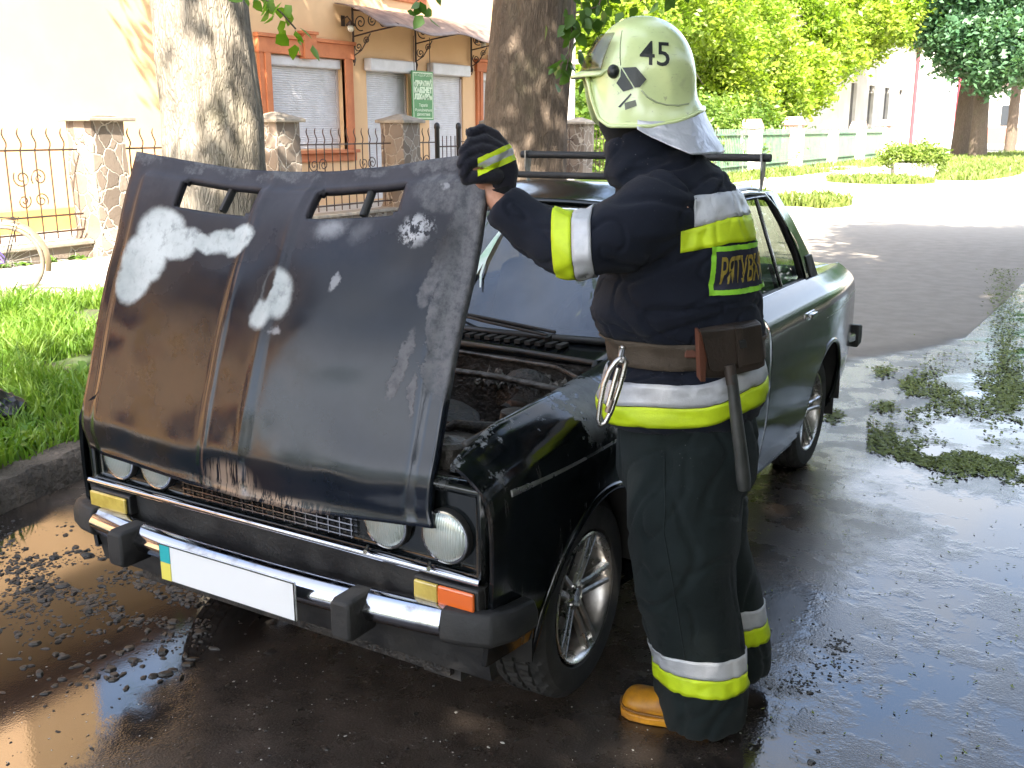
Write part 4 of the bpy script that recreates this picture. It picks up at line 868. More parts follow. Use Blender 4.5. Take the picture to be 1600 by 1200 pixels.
# front bumper
bpx = np.linspace(-.66, .66, 28)
def bow(x): return -.675 + .05*(abs(x)/.7)**2.2
fb = MB(); fb.loft([[(x, bow(x)+dy, .452+dz) for dy, dz in ((.03, -.040), (.008, -.038), (-.010, -.028), (-.022, -.004), (-.022, .006), (-.008, .028), (.012, .040), (.035, .042))] for x in bpx]); fbo = fb.build('front_bumper', m_chrome, car, 50)
for s in (-1, 1):
    P = [(.655, bow(.655)), (.72, bow(.655)+.01), (.775, -.60), (.805, -.54), (.815, -.46)]
    mb = MB(); rings = []
    for i, (x, y) in enumerate(P):
        x2, y2 = P[min(i+1, 4)]; x1, y1 = P[max(i-1, 0)]; d = Vector((x2-x1, y2-y1, 0)).normalized(); nl = Vector((d.y, -d.x, 0)); q = 1.0 if i < 4 else .9
        rings.append([(s*(x+nl.x*o), y+nl.y*o, .452+dz*q) for o, dz in ((-.03, -.045), (.006, -.045), (.020, -.03), (.020, .012), (.006, .043), (-.03, .045))])
    mb.loft(rings); mb.build('end_cap', m_bump, fbo, 40, bevel=.006, recalc=True)
    mb = MB(); x = .43*s - .02; mb.loft([[(x+a*.034*q, bow(x)-.012+dy, .438+b*.056*q) for a, b in ((-1,-.8),(-.8,-1),(.8,-1),(1,-.8),(1,.8),(.8,1),(-.8,1),(-1,.8))] for dy, q in ((.05, 1), (-.04, 1), (-.058, .88))]); mb.build('overrider', m_bump, fbo, 40, bevel=.006)
pl = MB(); pl.box((-.255, -.722, .392), (.255, -.714, .502)); plo = pl.build('licence_plate', mat('white plate', (.82, .82, .82), .35), car, 0, bevel=.003)
mb = MB(); mb.box((-.252, -.7245, .448), (-.213, -.7222, .499)); mb.build('blue_stripe', mat('plate blue', (.03, .40, .42), .4), plo, 0)
mb = MB(); mb.box((-.252, -.7245, .395), (-.213, -.7222, .4475)); mb.build('yellow_stripe', mat('plate yellow', (.75, .66, .12), .4), plo, 0)
mb = MB()
for a_, b_, c_, d_ in ((-.255, .255, .392, .395), (-.255, .255, .499, .502), (-.255, -.252, .3952, .4988), (.252, .255, .3952, .4988)): mb.box((a_, -.7238, c_), (b_, -.7222, d_))
mb.build('plate_rim', m_blk, plo, 0)
for s in (-1, 1): mb = MB(); mb.box((s*.1-.02, -.713, .40), (s*.1+.02, -.66, .42)); mb.build('plate_bracket', m_blk, plo, 0)

# greenhouse
def m_glassf(name, tint, haze, hc=(.10, .12, .15)):
    t = NT(name); g = t.n('BsdfGlossy', Color=(.9, .95, 1, 1), Roughness=.02); tr = t.n('BsdfTransparent', Color=(*tint, 1)); co = t.coord()
    hz = t.n('BsdfPrincipled', Base__Color=t.mix(t.smooth(t.noise(co, 2.5, 5, .6), .35, .7), hc, tuple(c*.55 for c in hc)), Roughness=.25)
    a = t.n('MixShader', i0=t.math('MULTIPLY', t.smooth(t.noise(t.coord('Object', (1, 1, .6)), 1.8, 4, .6), .2, .8), haze), i1=tr, i2=hz)
    f = t.n('Fresnel', IOR=1.5); b = t.n('MixShader', i0=t.math('MULTIPLY', f, 1.25, clamp=True), i1=a, i2=g); t.t.links.new(b.outputs[0], t.out.inputs[0]); return t.m
m_ws = m_glassf('sooty windscreen', (.24, .27, .30), .95, (.072, .076, .084)); m_sg = m_glassf('side window glass', (.62, .68, .62), .12)
def roof_z(x, y):
    e = (1 - (abs(x)/.57)**2.6); f = smoothstep(.95, 1.35, y) * (1 - smoothstep(1.85, 2.22, y)); return 1.335 + .038*e + .055*f
def roof_hw(y): return .555 + .012*math.sin((y-1)/1.2*PI)
mb = MB(); mb.grid(lambda a, b: ((lambda y, x: (x, y, roof_z(x, y)))(lerp(.975, 2.17, b), lerp(-roof_hw(lerp(.975, 2.17, b)), roof_hw(lerp(.975, 2.17, b)), a))), 30, 36); mb.build('roof', m_pt, car, 60, solid=.016)
mb = MB(); mb.grid(lambda a, b: ((lambda y, x: (x, y, roof_z(x, y)-.03))(lerp(1.0, 2.15, b), lerp(-.54, .54, a))), 10, 12); mb.build('headliner', mat('grey headlining', (.18, .17, .15), .9), car, 60)
def Pb(y, s=1): return Vector((s*.675, y, .935))             # belt line
for s in (-1, 1):
    pil = MB(); pil.loft([[Vector((s*x, y, z)) + Vector((s*dx, dy, 0)) for dx, dy in ((-.02, -.02), (.014, -.022), (.02, .02), (-.015, .03))] for x, y, z in ((.665, .50, .93), (.62, .71, 1.11), (.575, .90, 1.27), (.552, .985, 1.335))]); pil.build('pillar', m_pt, car, 40, bevel=.006)
    pil = MB(); pil.loft([[Vector((s*x, y, z)) + Vector((s*dx, dy, 0)) for dx, dy in ((-.015, -.03), (.012, -.03), (.012, .03), (-.015, .03))] for x, y, z in ((.675, 1.44, .93), (.635, 1.44, 1.15), (.565, 1.45, 1.36))]); pil.build('pillar', m_pt, car, 40, bevel=.006)
    pil = MB(); pil.loft([[Vector((s*x, y0, z)) + Vector((s*.012, 0, 0)), Vector((s*x, y1, z)) + Vector((s*.012*0, 0, 0)), Vector((s*(x-.03), y1, z)), Vector((s*(x-.03), y0, z))] for x, y0, y1, z in ((.675, 2.36, 2.56, .93), (.655, 2.28, 2.47, 1.06), (.61, 2.17, 2.33, 1.22), (.57, 2.05, 2.20, 1.345), (.55, 1.98, 2.16, 1.365))])
    pil.build('pillar', m_pt, car, 40, bevel=.006)
for s in (-1, 1):
    mb = MB(); mb.loft([[Vector((s*(x+.009), y0, z)), Vector((s*(x+.009), y1, z)), Vector((s*(x-.004), y1, z)), Vector((s*(x-.004), y0, z))] for x, y0, y1, z in ((.678, 2.43, 2.55, .94), (.66, 2.37, 2.475, 1.05))])
    mb.build('pillar_vent', m_blk, car, 0, bevel=.003)
# drip rail and window frames (bright trim)
for s in (-1, 1):
    mb = MB(); mb.tube([(s*.60, .74, 1.13), (s*.575, .90, 1.285), (s*.565, 1.0, 1.345), (s*.572, 1.3, 1.372), (s*.578, 1.75, 1.375), (s*.574, 1.96, 1.362), (s*.59, 2.10, 1.29), (s*.64, 2.27, 1.12), (s*.672, 2.38, .97)], .010, 8); mb.build('drip_rail', m_chrome, car, 180)
def winframe(s, pts, dr, glass=True, div=None):
    mb = MB(); P = [Vector((s*x, y, z)) for x, y, z in pts]; c = sum(P, Vector())/len(P)
    mb.tube(P + [P[0]], .012, 6); mb.build('window_frame', m_blk, dr, 60)
    mb = MB(); mb.tube([p + Vector((s*.008, 0, 0)) for p in P + [P[0]]], .005, 6); mb.build('window_trim', m_chrome, dr, 60)
    mb = MB(); q = [p - Vector((s*.012, 0, 0)) for p in P]; mb.add(q + [sum(q, Vector())/len(q)], [(i, (i+1) % len(q), len(q)) for i in range(len(q))]); mb.build('window', m_sg, dr, 0)
    if div: mb = MB(); mb.tube([Vector((s*div[0][0], *div[0][1:])), Vector((s*div[1][0], *div[1][1:]))], .009, 6); mb.build('quarter_light_bar', m_chrome, dr, 60)
def wx(z): return interp(z, [.93, 1.15, 1.36], [.682, .640, .572])
def wp_(L): return [(wx(z), y, z) for y, z in L]
for s in (-1, 1):
    winframe(s, wp_([(.66, .945), (1.41, .945), (1.41, 1.2), (1.41, 1.335), (1.39, 1.35), (1.10, 1.345), (1.02, 1.31), (.82, 1.12)]), doors[(s, 0)], div=((wx(.945), .86, .945), (wx(1.30), 1.02, 1.30)))
    winframe(s, wp_([(1.475, .945), (2.30, .945), (2.22, 1.1), (2.10, 1.25), (2.03, 1.32), (1.96, 1.35), (1.8, 1.352), (1.49, 1.348), (1.475, 1.33), (1.475, 1.1)]), doors[(s, 1)], div=((wx(.945), 1.98, .945), (wx(1.345), 1.86, 1.345)))
def wsf(a, b, back=False):
    zb, zt = .948, 1.325; w0, w1 = .635, .535
    x = lerp(-1, 1, a)*lerp(w0, w1, b); bowy = .075*(1 - (2*a-1)**2)
    return (x, lerp(.535, .985, b) - bowy, lerp(zb, zt, b) + .012*(1-(2*a-1)**2)*b)
mb = MB(); mb.grid(wsf, 24, 12); mb.build('windscreen', m_ws, car, 180)
mb = MB(); mb.grid(lambda a, b: (lerp(-1, 1, a)*lerp(.60, .52, b), lerp(2.55, 2.17, b) + .05*(1-(2*a-1)**2), lerp(.945, 1.345, b)), 20, 10); mb.build('rear_window', m_sg, car, 180)
ring = [wsf(a, 0) for a in np.linspace(0, 1, 20)] + [wsf(1, b) for b in np.linspace(.1, 1, 8)] + [wsf(a, 1) for a in np.linspace(.95, 0, 20)] + [wsf(0, b) for b in np.linspace(.9, 0, 8)]
mb = MB(); mb.tube(ring, .013, 8); mb.build('windscreen_seal', m_blk, car, 180)
mb = MB(); mb.tube([Vector(wsf(a, 1)) + Vector((0, -.006, .010)) for a in np.linspace(.02, .98, 20)], .005, 6); mb.build('windscreen_trim', m_chrome, car, 180)
for x0, x1 in ((.35, -.18), (-.15, -.60)):
    mb = MB(); mb.tube([(x0, .445, .945), (x0, .435, .965)], .014, 8); P = [Vector((x0, .432, .965)), Vector((lerp(x0, x1, .5), .45, .985)), Vector((x1, .52, 1.0))]
    mb.tube(P, .005, 6); mb.tube([Vector(wsf(.5+x0/1.25, .02)) + Vector((0, -.01, .012)), Vector(wsf(.5+x1/1.27, .12)) + Vector((0, -.012, .008))], .006, 6); mb.build('wiper', m_blk, car, 60)
m_rib = mat('pale green ribbon', (.42, .62, .45), .4, (.75, .8, .75), 6)
# roof rack
rk = MB(); rk.tube([(-.62, 1.90, 1.515), (.62, 1.90, 1.515)], .017, 8)
rko = rk.build('roof_bar', m_bump, car, 60)
rk = MB(); rk.tube([(-.64, 1.18, 1.455), (.64, 1.18, 1.455)], .013, 8); rk.build('roof_bar', m_bump, car, 60)
m_gal = mat('galvanised steel', (.38, .37, .36), .35, (.22, .2, .19), 14, metal=.8)
for s in (-1, 1):
    for y in (1.18, 1.90):
        mb = MB(); mb.loft([[(s*x + dx, y+dy, z) for dx, dy in ((-.004, -.03*q), (.004, -.03*q), (.004, .03*q), (-.004, .03*q))] for x, z, q in ((.585, 1.535 if y > 1.5 else 1.47, 1), (.588, 1.46, .8), (.585, 1.40, .35), (.582, 1.375, .3))]); mb.build('rack_foot', m_gal, rko, 0)
# interior
for s in (-1, 1):
    mb = MB(); x = s*.33
    mb.loft([[(x+a*.23*q, y+b*.24*q, z) for a, b in ((-1,-.8),(-.8,-1),(.8,-1),(1,-.8),(1,.8),(.8,1),(-.8,1),(-1,.8))] for y, z, q in ((1.28, .35, .95), (1.28, .47, 1), (1.28, .50, .9))])
    mb.loft([[(x+a*.23*q, y+b*.06, z) for a, b in ((-1,-.5),(-.8,-1),(.8,-1),(1,-.5),(1,.5),(.8,1),(-.8,1),(-1,.5))] for y, z, q in ((1.46, .48, .9), (1.52, .75, 1), (1.60, 1.02, .9), (1.61, 1.05, .7))]); mb.box((x-.12, 1.57, 1.07), (x+.12, 1.65, 1.2)); mb.build('front_seat', m_int, car, 40, bevel=.02)
mb = MB(); mb.box((-.6, 2.0, .35), (.6, 2.4, .50)); mb.loft([[(-.6, y, z), (.6, y, z), (.6, y+.12, z), (-.6, y+.12, z)] for y, z in ((2.30, .48), (2.45, .98))]); mb.build('rear_seat', m_int, car, 40, bevel=.03)
mb = MB(); mb.loft([[(-.62, y, z) for y, z in ((.50, .70), (.62, .70), (.74, .86), (.72, .93), (.5, .93))], [(.62, y, z) for y, z in ((.50, .70), (.62, .70), (.74, .86), (.72, .93), (.5, .93))]]); mb.build('dashboard', m_int, car, 40, bevel=.01)
mb = MB(); M = Matrix.Translation((.33, .86, .90)) @ Matrix.Rotation(R(65), 4, 'X'); mb.tube([M @ Vector((.19*math.cos(a), .19*math.sin(a), 0)) for a in np.linspace(0, 2*PI, 36)], .012, 8); mb.tube([M @ Vector((-.19, 0, 0)), M @ Vector((0, 0, -.04)), M @ Vector((.19, 0, 0))], .012, 6); mb.build('steering_wheel', m_blk, car, 60)

# engine bay
mb = MB()
mb.box((-.60, .33, .30), (.60, .348, .90)); mb.box((-.655, -.52, .30), (-.60, .33, .80)); mb.box((.60, -.52, .30), (.655, .33, .80)); mb.box((-.6, -.52, .24), (.6, .33, .30)); mb.box((-.64, -.535, .3), (.64, -.50, .80))
mb.build('bay_lining', m_burn, car, 0)
for s in (-1, 1):
    mb = MB(); mb.tube([(s*.655, -.52, .885), (s*.652, -.3, .895), (s*.64, 0, .90), (s*.61, .26, .905), (s*.58, .335, .915), (s*.3, .345, .92), (0, .35, .92)], .011, 8); mb.build('bay_seal', m_blk, car, 180)
    mb = MB(); mb.lathe([(.001, .0), (.10, 0), (.10, .03), (.05, .06), (.045, .09), (.001, .095)], 24, M=Matrix.Translation((s*.50, -.02, .74))); mb.box((s*.52-.1, -.16, .62), (s*.52+.1, .14, .74)); mb.build('strut_tower', m_burn2, car, 40)
g = random.Random(4)
mb = MB(); mb.box((-.17, -.34, .38), (.13, .16, .66)); mb.box((-.13, -.33, .66), (.05, .15, .73)); mb.box((-.12, -.32, .73), (.04, .14, .765))
for i in range(4): mb.box((.13, -.3+i*.12, .5), (.22, -.24+i*.12, .60))
mb.lathe([(.001, 0), (.05, 0), (.05, .03), (.03, .04), (.001, .045)], 20, M=Matrix.Translation((-.04, -.2, .765))); mb.build('engine_block', m_burn2, car, 30, bevel=.012)
mb = MB(); mb.lathe([(.001, -.02), (.12, -.02), (.145, 0), (.145, .065), (.12, .08), (.03, .082), (.001, .09)], 32, M=Matrix.Translation((.22, -.06, .73)) @ Matrix.Rotation(R(6), 4, 'Y')); mb.build('air_filter', m_burn, car, 40)
mb = MB(); mb.box((-.50, -.46, .30), (.45, -.43, .74)); mb.box((-.48, -.428, .33), (.43, -.40, .70)); mb.build('radiator', m_burn, car, 0, bevel=.006)
mb = MB(); mb.box((.36, -.40, .62), (.56, -.20, .80)); mb.box((.38, -.38, .801), (.54, -.22, .812)); mb.build('battery', m_burn2, car, 0, bevel=.012)
mb = MB(); mb.lathe([(.001, 0), (.052, 0), (.055, .01), (.055, .05), (.045, .06), (.02, .062), (.001, .07)], 24, M=Matrix.Translation((.55, -.44, .80))); mb.lathe([(.05, -.12), (.055, 0)], 20, M=Matrix.Translation((.55, -.44, .80)), cap=True); mb.build('washer_tank', m_burn2, car, 40)
mb = MB(); mb.lathe([(.001, 0), (.11, 0), (.12, .03), (.10, .07), (.04, .09), (.03, .18), (.001, .18)], 28, M=Matrix.Translation((.36, .32, .76)) @ Matrix.Rotation(R(90), 4, 'X')); mb.build('brake_booster', m_burn, car, 40)
mb = MB(); mb.tube([(.60, .20, .845), (.3, .21, .86), (-.3, .20, .86), (-.60, .19, .845)], .012, 8); mb.build('strut_brace', m_burn2, car, 60)
mb = MB(); mb.tube([(-.1, .33, .90), (.1, .33, .895), (.45, .32, .89), (.57, .25, .88)], .007, 6); mb.build('bonnet_cable', m_burn2, car, 60)
for k in range(30):
    P = [Vector((g.uniform(-.5, .58), g.uniform(-.42, .3), g.uniform(.6, .8)))]; d = Vector((g.gauss(0, 1), g.gauss(0, 1), g.gauss(0, .3))).normalized()
    for i in range(7): d = (d + Vector((g.gauss(0, .5), g.gauss(0, .5), g.gauss(-.03, .3)))).normalized(); P.append(P[-1] + d*.07)
    P = [Vector((max(-.58, min(.58, p.x)), max(-.45, min(.31, p.y)), max(.5, min(.83, p.z)))) for p in P]
    mb = MB(); mb.tube(P, g.choice([.003, .004, .009, .014, .017]), 8); mb.build('hose' if k % 3 else 'wire', g.choice([m_burn, m_burn2, m_burn, m_rust]), car, 60)
m_foil = mat('crumpled scorched foil', (.20, .19, .17), .35, (.05, .045, .04), 30, metal=.6, bump=1, bscale=70, bdist=.02)
mb = MB(); mb.grid(lambda a, b: (lerp(.18, .50, a), lerp(.24, .325, b), .83 + .05*noise.noise((a*9, b*5, 1)) + .03*noise.noise((a*24, b*14, 7))), 50, 20); mb.build('burnt_insulation', m_foil, car, 30)
mb = MB()
for k in range(110):
    c = Vector((g.uniform(-.56, .58), g.uniform(-.42, .30), g.uniform(.56, .70))); r = g.uniform(.008, .035); M = Matrix.Translation(c) @ Matrix.Rotation(g.uniform(0, 6), 4, (g.gauss(0, 1), g.gauss(0, 1), g.gauss(0, 1)))
    mb.box((-r, -r*g.uniform(.4, 1), -r*g.uniform(.3, 1)), (r, r*.7, r*.5), M=M)
o = mb.build('burnt_debris', m_burn2, car, 0); o['kind'] = 'stuff'
mb = MB(); mb.grid(lambda a, b: (lerp(-.58, .58, a), lerp(-.44, .32, b), .57 + .12*noise.noise((a*6, b*5, 3)) + .08*noise.noise((a*18, b*14, 3)) + .03*noise.noise((a*50, b*40, 3))), 90, 70); o = mb.build('charred_residue', m_burn, car, 35); o['kind'] = 'stuff'

# wheels
def wheel(x, y, s, steer=0, r=.288, z=None):
    M = Matrix.Translation((x, y, r-.006 if z is None else z)) @ Matrix.Rotation(steer, 4, 'Z') @ Matrix.Rotation(R(90)*s, 4, 'Y')
    w = bpy.data.objects.new('wheel', None); COL.objects.link(w); put(w, car)
    half = [(.192, -.075), (.20, -.088), (.235, -.093), (.262, -.09), (.276, -.080), (.284, -.072), (.2875, -.060), (.288, -.048), (.279, -.046), (.279, -.040), (.288, -.038), (.288, -.008), (.279, -.006)]
    t = MB(); pr = half + [(a, -b) for a, b in half[::-1]]; n = 144; rings = []; NP = len(pr)
    for q, (rr, zz) in enumerate(pr):
        ring = []
        for k in range(n):
            q2 = min(q, NP-1-q); gr = 0; ph = int(abs(zz)*60) + (2 if zz > 0 else 0)
            if 5 <= q2 <= 7 or q2 in (10, 11): gr = -.008 if (k + ph) % 4 == 0 else 0
            elif q2 == 4: gr = -.003 if k % 4 < 2 else 0
            a = 2*PI*k/n; ring.append(((rr*r/.288+gr)*math.cos(a), (rr*r/.288+gr)*math.sin(a), zz))
        rings.append(ring)
    t.loft(rings, M=M, cap=False); to = t.build('tyre', m_tyre, None, 28); to.parent = w; 
    wi = MB(); wi.lathe([(.192, .078), (.198, .086), (.193, .089), (.186, .084), (.178, .06), (.172, .02), (.170, -.05), (.190, -.075)], 64, M=M); 
    ro = wi.build('rim', m_alu, None, 50); ro.parent = w
    sp = MB()
    for k in range(5):
        a0 = 2*PI*k/5 + .35
        for d in (-1, 1):
            A = Matrix.Rotation(a0, 4, 'Z')
            rings = [[(rr, d*off + e*wd, zz + h) for e, h in ((-1, -.018), (-1, 0), (-.5, .006), (.5, .006), (1, 0), (1, -.018))] for rr, off, wd, zz in ((.035, .018, .012, .050), (.08, .017, .011, .060), (.13, .020, .0105, .070), (.182, .025, .010, .079))]
            sp.loft(rings, M=M @ A)
    sp.lathe([(.001, .058), (.022, .060), (.026, .055), (.03, .062), (.045, .056), (.055, .045), (.052, .02), (.001, .02)], 32, M=M)
    for k in range(4): a = k*PI/2+.4; sp.lathe([(.001, .066), (.007, .064), (.008, .05)], 8, M=M @ Matrix.Translation((.038*math.cos(a), .038*math.sin(a), 0)))
    so_ = sp.build('spoke', m_alu, None, 40); so_.parent = w
    b = MB(); b.lathe([(.001, .0), (.12, .0), (.125, -.02), (.125, -.06), (.001, -.06)], 32, M=M); b.lathe([(.15, -.07), (.168, -.04)], 32, M=M); bo_ = b.build('brake_disc', m_rust, None, 40); bo_.parent = w
    for q in (to, ro, so_, bo_): q.matrix_parent_inverse = Matrix.Identity(4)
    return w
wheel(.655, -.025, 1, R(3), .300); wheel(-.655, -.02, -1, 0, .294); wheel(.645, 2.424, 1); wheel(-.645, 2.424, -1)
for s in (-1, 1): mb = MB(); mb.box((s*.65-.09, 2.83, .17), (s*.65+.09, 2.84, .42)); mb.build('mud_flap', m_blk, car, 0)

# raised bonnet, hinged at the front, buckled by the fire
HT = ([0.0, 0.153, 0.302, 0.46, 0.623, 0.756, 0.85, 0.928, 1.0], [-0.691, -0.494, -0.301, -0.098, 0.112, 0.284, 0.405, 0.507, 0.599], [1.57, 1.552, 1.537, 1.532, 1.536, 1.55, 1.567, 1.576, 1.56])
HB = ([0.0, 0.072, 0.207, 0.355, 0.53, 0.691, 0.838, 1.0], [-0.695, -0.601, -0.425, -0.233, -0.005, 0.205, 0.396, 0.607], [0.687, 0.675, 0.666, 0.656, 0.652, 0.656, 0.672, 0.69])
HL = ([0.0, 0.162, 0.402, 0.621, 0.837, 0.935, 1.0], [-0.691, -0.706, -0.722, -0.729, -0.73, -0.73, -0.695]); HR = ([0.0, 0.068, 0.21, 0.389, 0.532, 0.71, 0.851, 0.957, 1.0], [0.599, 0.611, 0.614, 0.607, 0.595, 0.594, 0.595, 0.593, 0.607])
def hood(a, b):          # a: from the car's right edge to its left edge, b: from the top edge down
    tx, tz = interp(a, HT[0], HT[1]), interp(a, HT[0], HT[2]); bx, bz = interp(a, HB[0], HB[1]), interp(a, HB[0], HB[2])
    x = lerp(tx, bx, b) + (1-a)*(interp(b, *HL) - lerp(-.691, -.695, b)) + a*(interp(b, *HR) - lerp(.599, .607, b)); z = lerp(tz, bz, b)
    y = -.615 + .33*(z - .70)
    n = Vector((0, -.95, .31))
    d = 0.0
    cr1 = lerp(.432, .410, b); cr2 = lerp(.560, .525, b)        # creases of the raised middle
    d += .005*(smoothstep(cr1-.012, cr1+.004, a) * (1 - smoothstep(cr2-.004, cr2+.012, a)))
    d += .0035*(math.exp(-((a-cr1)/.010)**2) + math.exp(-((a-cr2)/.010)**2))
    fl = smoothstep(.0, .06, a - .015) * smoothstep(.0, .06, .985 - a) * smoothstep(0, .06, b - .03)
    d += .010*smoothstep(.35, .65, fl)
    d += .022*math.sin(a*PI)*math.sin(min(1, b*1.05)*PI)*.6 + .010*noise.noise((a*3.1, b*2.7, .4)) + .004*noise.noise((a*8, b*7, 2.4))
    d -= .05*smoothstep(.25, 0, b)**2*(math.sin(a*PI)) * .8
    d += .035*math.sin(b*PI/1.2)*0
    low = smoothstep(.80, 1.0, b); d -= .022*low*low; 
    return Vector((x, y, z)) + n*d
def lines(bps, steps):
    out = []
    for (a, b), n in zip(zip(bps, bps[1:]), steps):
        out += [lerp(a, b, i/n) for i in range(n)]
    return out + [bps[-1]]
AL = lines([0, .180, .410, .583, .812, 1], [20, 24, 20, 24, 20]); BL = lines([0, .060, .158, 1], [6, 10, 72])
hb = MB(); idx = {}
for i, a in enumerate(AL):
    for j, b in enumerate(BL):
        # round the corners of the vents a little and shear them
        idx[i, j] = len(hb.v); hb.v.append(tuple(hood(a, b))); hb.uv[len(hb.v)-1] = (a, b)
def inv(a, b):
    for a0, a1 in ((.180, .410), (.583, .812)):
        if a0 - 1e-6 < a < a1 - 1e-6 and .060 - 1e-6 < b < .158 - 1e-6:
            da = min(a-a0, a1-a); db = min(b-.060, .158-b)
            return not (da < .009 and db < .006)
    return False
for i in range(len(AL)-1):
    for j in range(len(BL)-1):
        if inv(AL[i], BL[j]) and inv(AL[i+1]-1e-4, BL[j+1]-1e-4): continue
        hb.f.append((idx[i, j], idx[i, j+1], idx[i+1, j+1], idx[i+1, j])); hb.mi.append(0)
def m_hood():
    t = NT('burnt bonnet paint'); uvn = t.n('UVMap', _uv_map='uv').outputs[0]; co = t.coord()
    nz = t.noise(co, 7, 5, .65, color=True); wv = t.n('VectorMath', _operation='ADD', i0=uvn, i1=t.n('VectorMath', _operation='SCALE', i0=t.n('VectorMath', _operation='SUBTRACT', i0=nz, i1=(.5, .5, .5)), Scale=.075))
    nzf = t.noise(co, 30, 5, .7, color=True); wv = t.n('VectorMath', _operation='ADD', i0=wv, i1=t.n('VectorMath', _operation='SCALE', i0=t.n('VectorMath', _operation='SUBTRACT', i0=nzf, i1=(.5, .5, .5)), Scale=.03))
    n1 = t.noise(co, 4, 6, .65); n2 = t.noise(co, 38, 5, .75); n3 = t.noise(co, 12, 5, .7)
    sp = t.n('SeparateXYZ', Vector=uvn); U, V = sp.outputs[0], sp.outputs[1]
    def ell(cx, cy, rx, ry, rot=0.0, soft=.25, vec=wv):
        mp = t.n('Mapping', _vector_type='TEXTURE', Vector=vec, Location=(cx, cy, 0), Rotation=(0, 0, rot), Scale=(rx, ry, 1))
        L = t.n('VectorMath', _operation='LENGTH', i0=mp).outputs['Value']
        return t.smooth(L, 1+soft, 1-soft)
    def un(*m):
        r = m[0]
        for q in m[1:]: r = t.math('MAXIMUM', r, q)
        return r
    wv1 = t.n('VectorMath', _operation='ADD', i0=uvn, i1=t.n('VectorMath', _operation='SCALE', i0=t.n('VectorMath', _operation='SUBTRACT', i0=nz, i1=(.5, .5, .5)), Scale=.05)); wv = wv1
    def e2(*q): return ell(*q[:5], q[5], wv1)
    white = un(e2(.165, .245, .085, .075, .3, .18), e2(.125, .34, .075, .09, .25, .18), e2(.105, .42, .058, .075, .3, .18), e2(.225, .275, .075, .05, -.5, .2), e2(.30, .262, .07, .026, .10, .25), e2(.365, .245, .05, .034, -.15, .25), e2(.408, .235, .032, .052, .35, .2))
    w2 = t.math('MULTIPLY', un(e2(.560, .385, .036, .075, -.15, .2), e2(.532, .445, .026, .05, .25, .3)), t.math('SUBTRACT', 1.0, e2(.535, .36, .014, .05, .05, .3)))
    w3 = t.math('MULTIPLY', ell(.862, .205, .030, .034, .2, .5), t.smooth(n2, .46, .54)); w4 = un(ell(.70, .345, .010, .025, .2, .3), ell(.655, .19, .03, .025, 0, .8), ell(.575, .50, .014, .012, 0, .5), ell(.905, .085, .010, .012, 0, .4))
    w4 = t.math('MULTIPLY', w4, .45); smudge = un(ell(.66, .17, .03, .02, 0, .7), ell(.73, .2, .02, .03, .2, .7)); smudge = t.math('MULTIPLY', smudge, .12)
    drips = t.math('MULTIPLY', ell(.50, .955, .065, .05, 0, .4, uvn), t.smooth(t.noise(t.coord('Object', (30, 30, 2)), 2.0, 4, .7), .42, .5)); drips2 = t.math('MULTIPLY', ell(.57, .985, .16, .02, .03, .5, uvn), t.smooth(t.noise(t.coord('Object', (34, 34, 3)), 2.0, 4, .7), .47, .52))
    # grey primer showing along the flanges
    edge_r = t.smooth(t.math('ADD', U, t.math('MULTIPLY', t.math('SUBTRACT', n3, .5), .16)), .937, .945); edge_r = t.math('MULTIPLY', edge_r, t.smooth(t.math('ADD', V, t.math('MULTIPLY', n1, .25)), .80, .70))
    edge_t = t.math('MULTIPLY', t.smooth(t.math('ADD', V, t.math('MULTIPLY', t.math('SUBTRACT', n3, .5), .16)), .040, .020), t.smooth(n1, .44, .5))
    tr = ell(.90, .10, .075, .055, .6, .2); streak = t.math('MULTIPLY', un(ell(.925, .34, .018, .07, .15, .2), ell(.950, .45, .018, .07, -.1, .2), ell(.895, .57, .013, .10, .08, .2), ell(.93, .66, .008, .06, .05, .2), ell(.955, .26, .03, .1, 0, .3)), 1.0)
    grey = un(edge_r, edge_t, tr, streak)
    grey = t.math('MULTIPLY', grey, t.mixf(t.smooth(n2, .3, .55), .65, 1.0))
    base = t.mix(t.smooth(n1, .35, .65), (.006, .009, .015), (.011, .014, .022))
    matte = t.smooth(t.math('ADD', V, t.math('MULTIPLY', t.math('SUBTRACT', n1, .5), .5)), .46, .02)            # the top is dulled by heat
    base = t.mix(matte, base, t.mix(t.smooth(n3, .3, .7), (.036, .034, .042), (.052, .048, .056)))
    rusty = t.math('MULTIPLY', t.smooth(t.math('ADD', U, t.math('MULTIPLY', n3, .02)), .045, .02), t.smooth(n1, .4, .55)); base = t.mix(t.math('MULTIPLY', rusty, .5), base, (.07, .042, .034))
    cr = t.math('ABSOLUTE', t.math('SUBTRACT', U, t.math('SUBTRACT', .440, t.math('MULTIPLY', V, .022)))); crm = t.math('MULTIPLY', t.smooth(cr, .004, .001), t.smooth(V, .12, .25)); base = t.mix(t.math('MULTIPLY', crm, t.mixf(t.smooth(n3, .4, .6), .15, .6)), base, (.14, .08, .055))
    halo = un(e2(.17, .30, .14, .19, .2, .5), e2(.33, .25, .12, .08, 0, .5), e2(.55, .41, .07, .12, 0, .5)); base = t.mix(t.math('MULTIPLY', halo, .55), base, (.020, .015, .014))
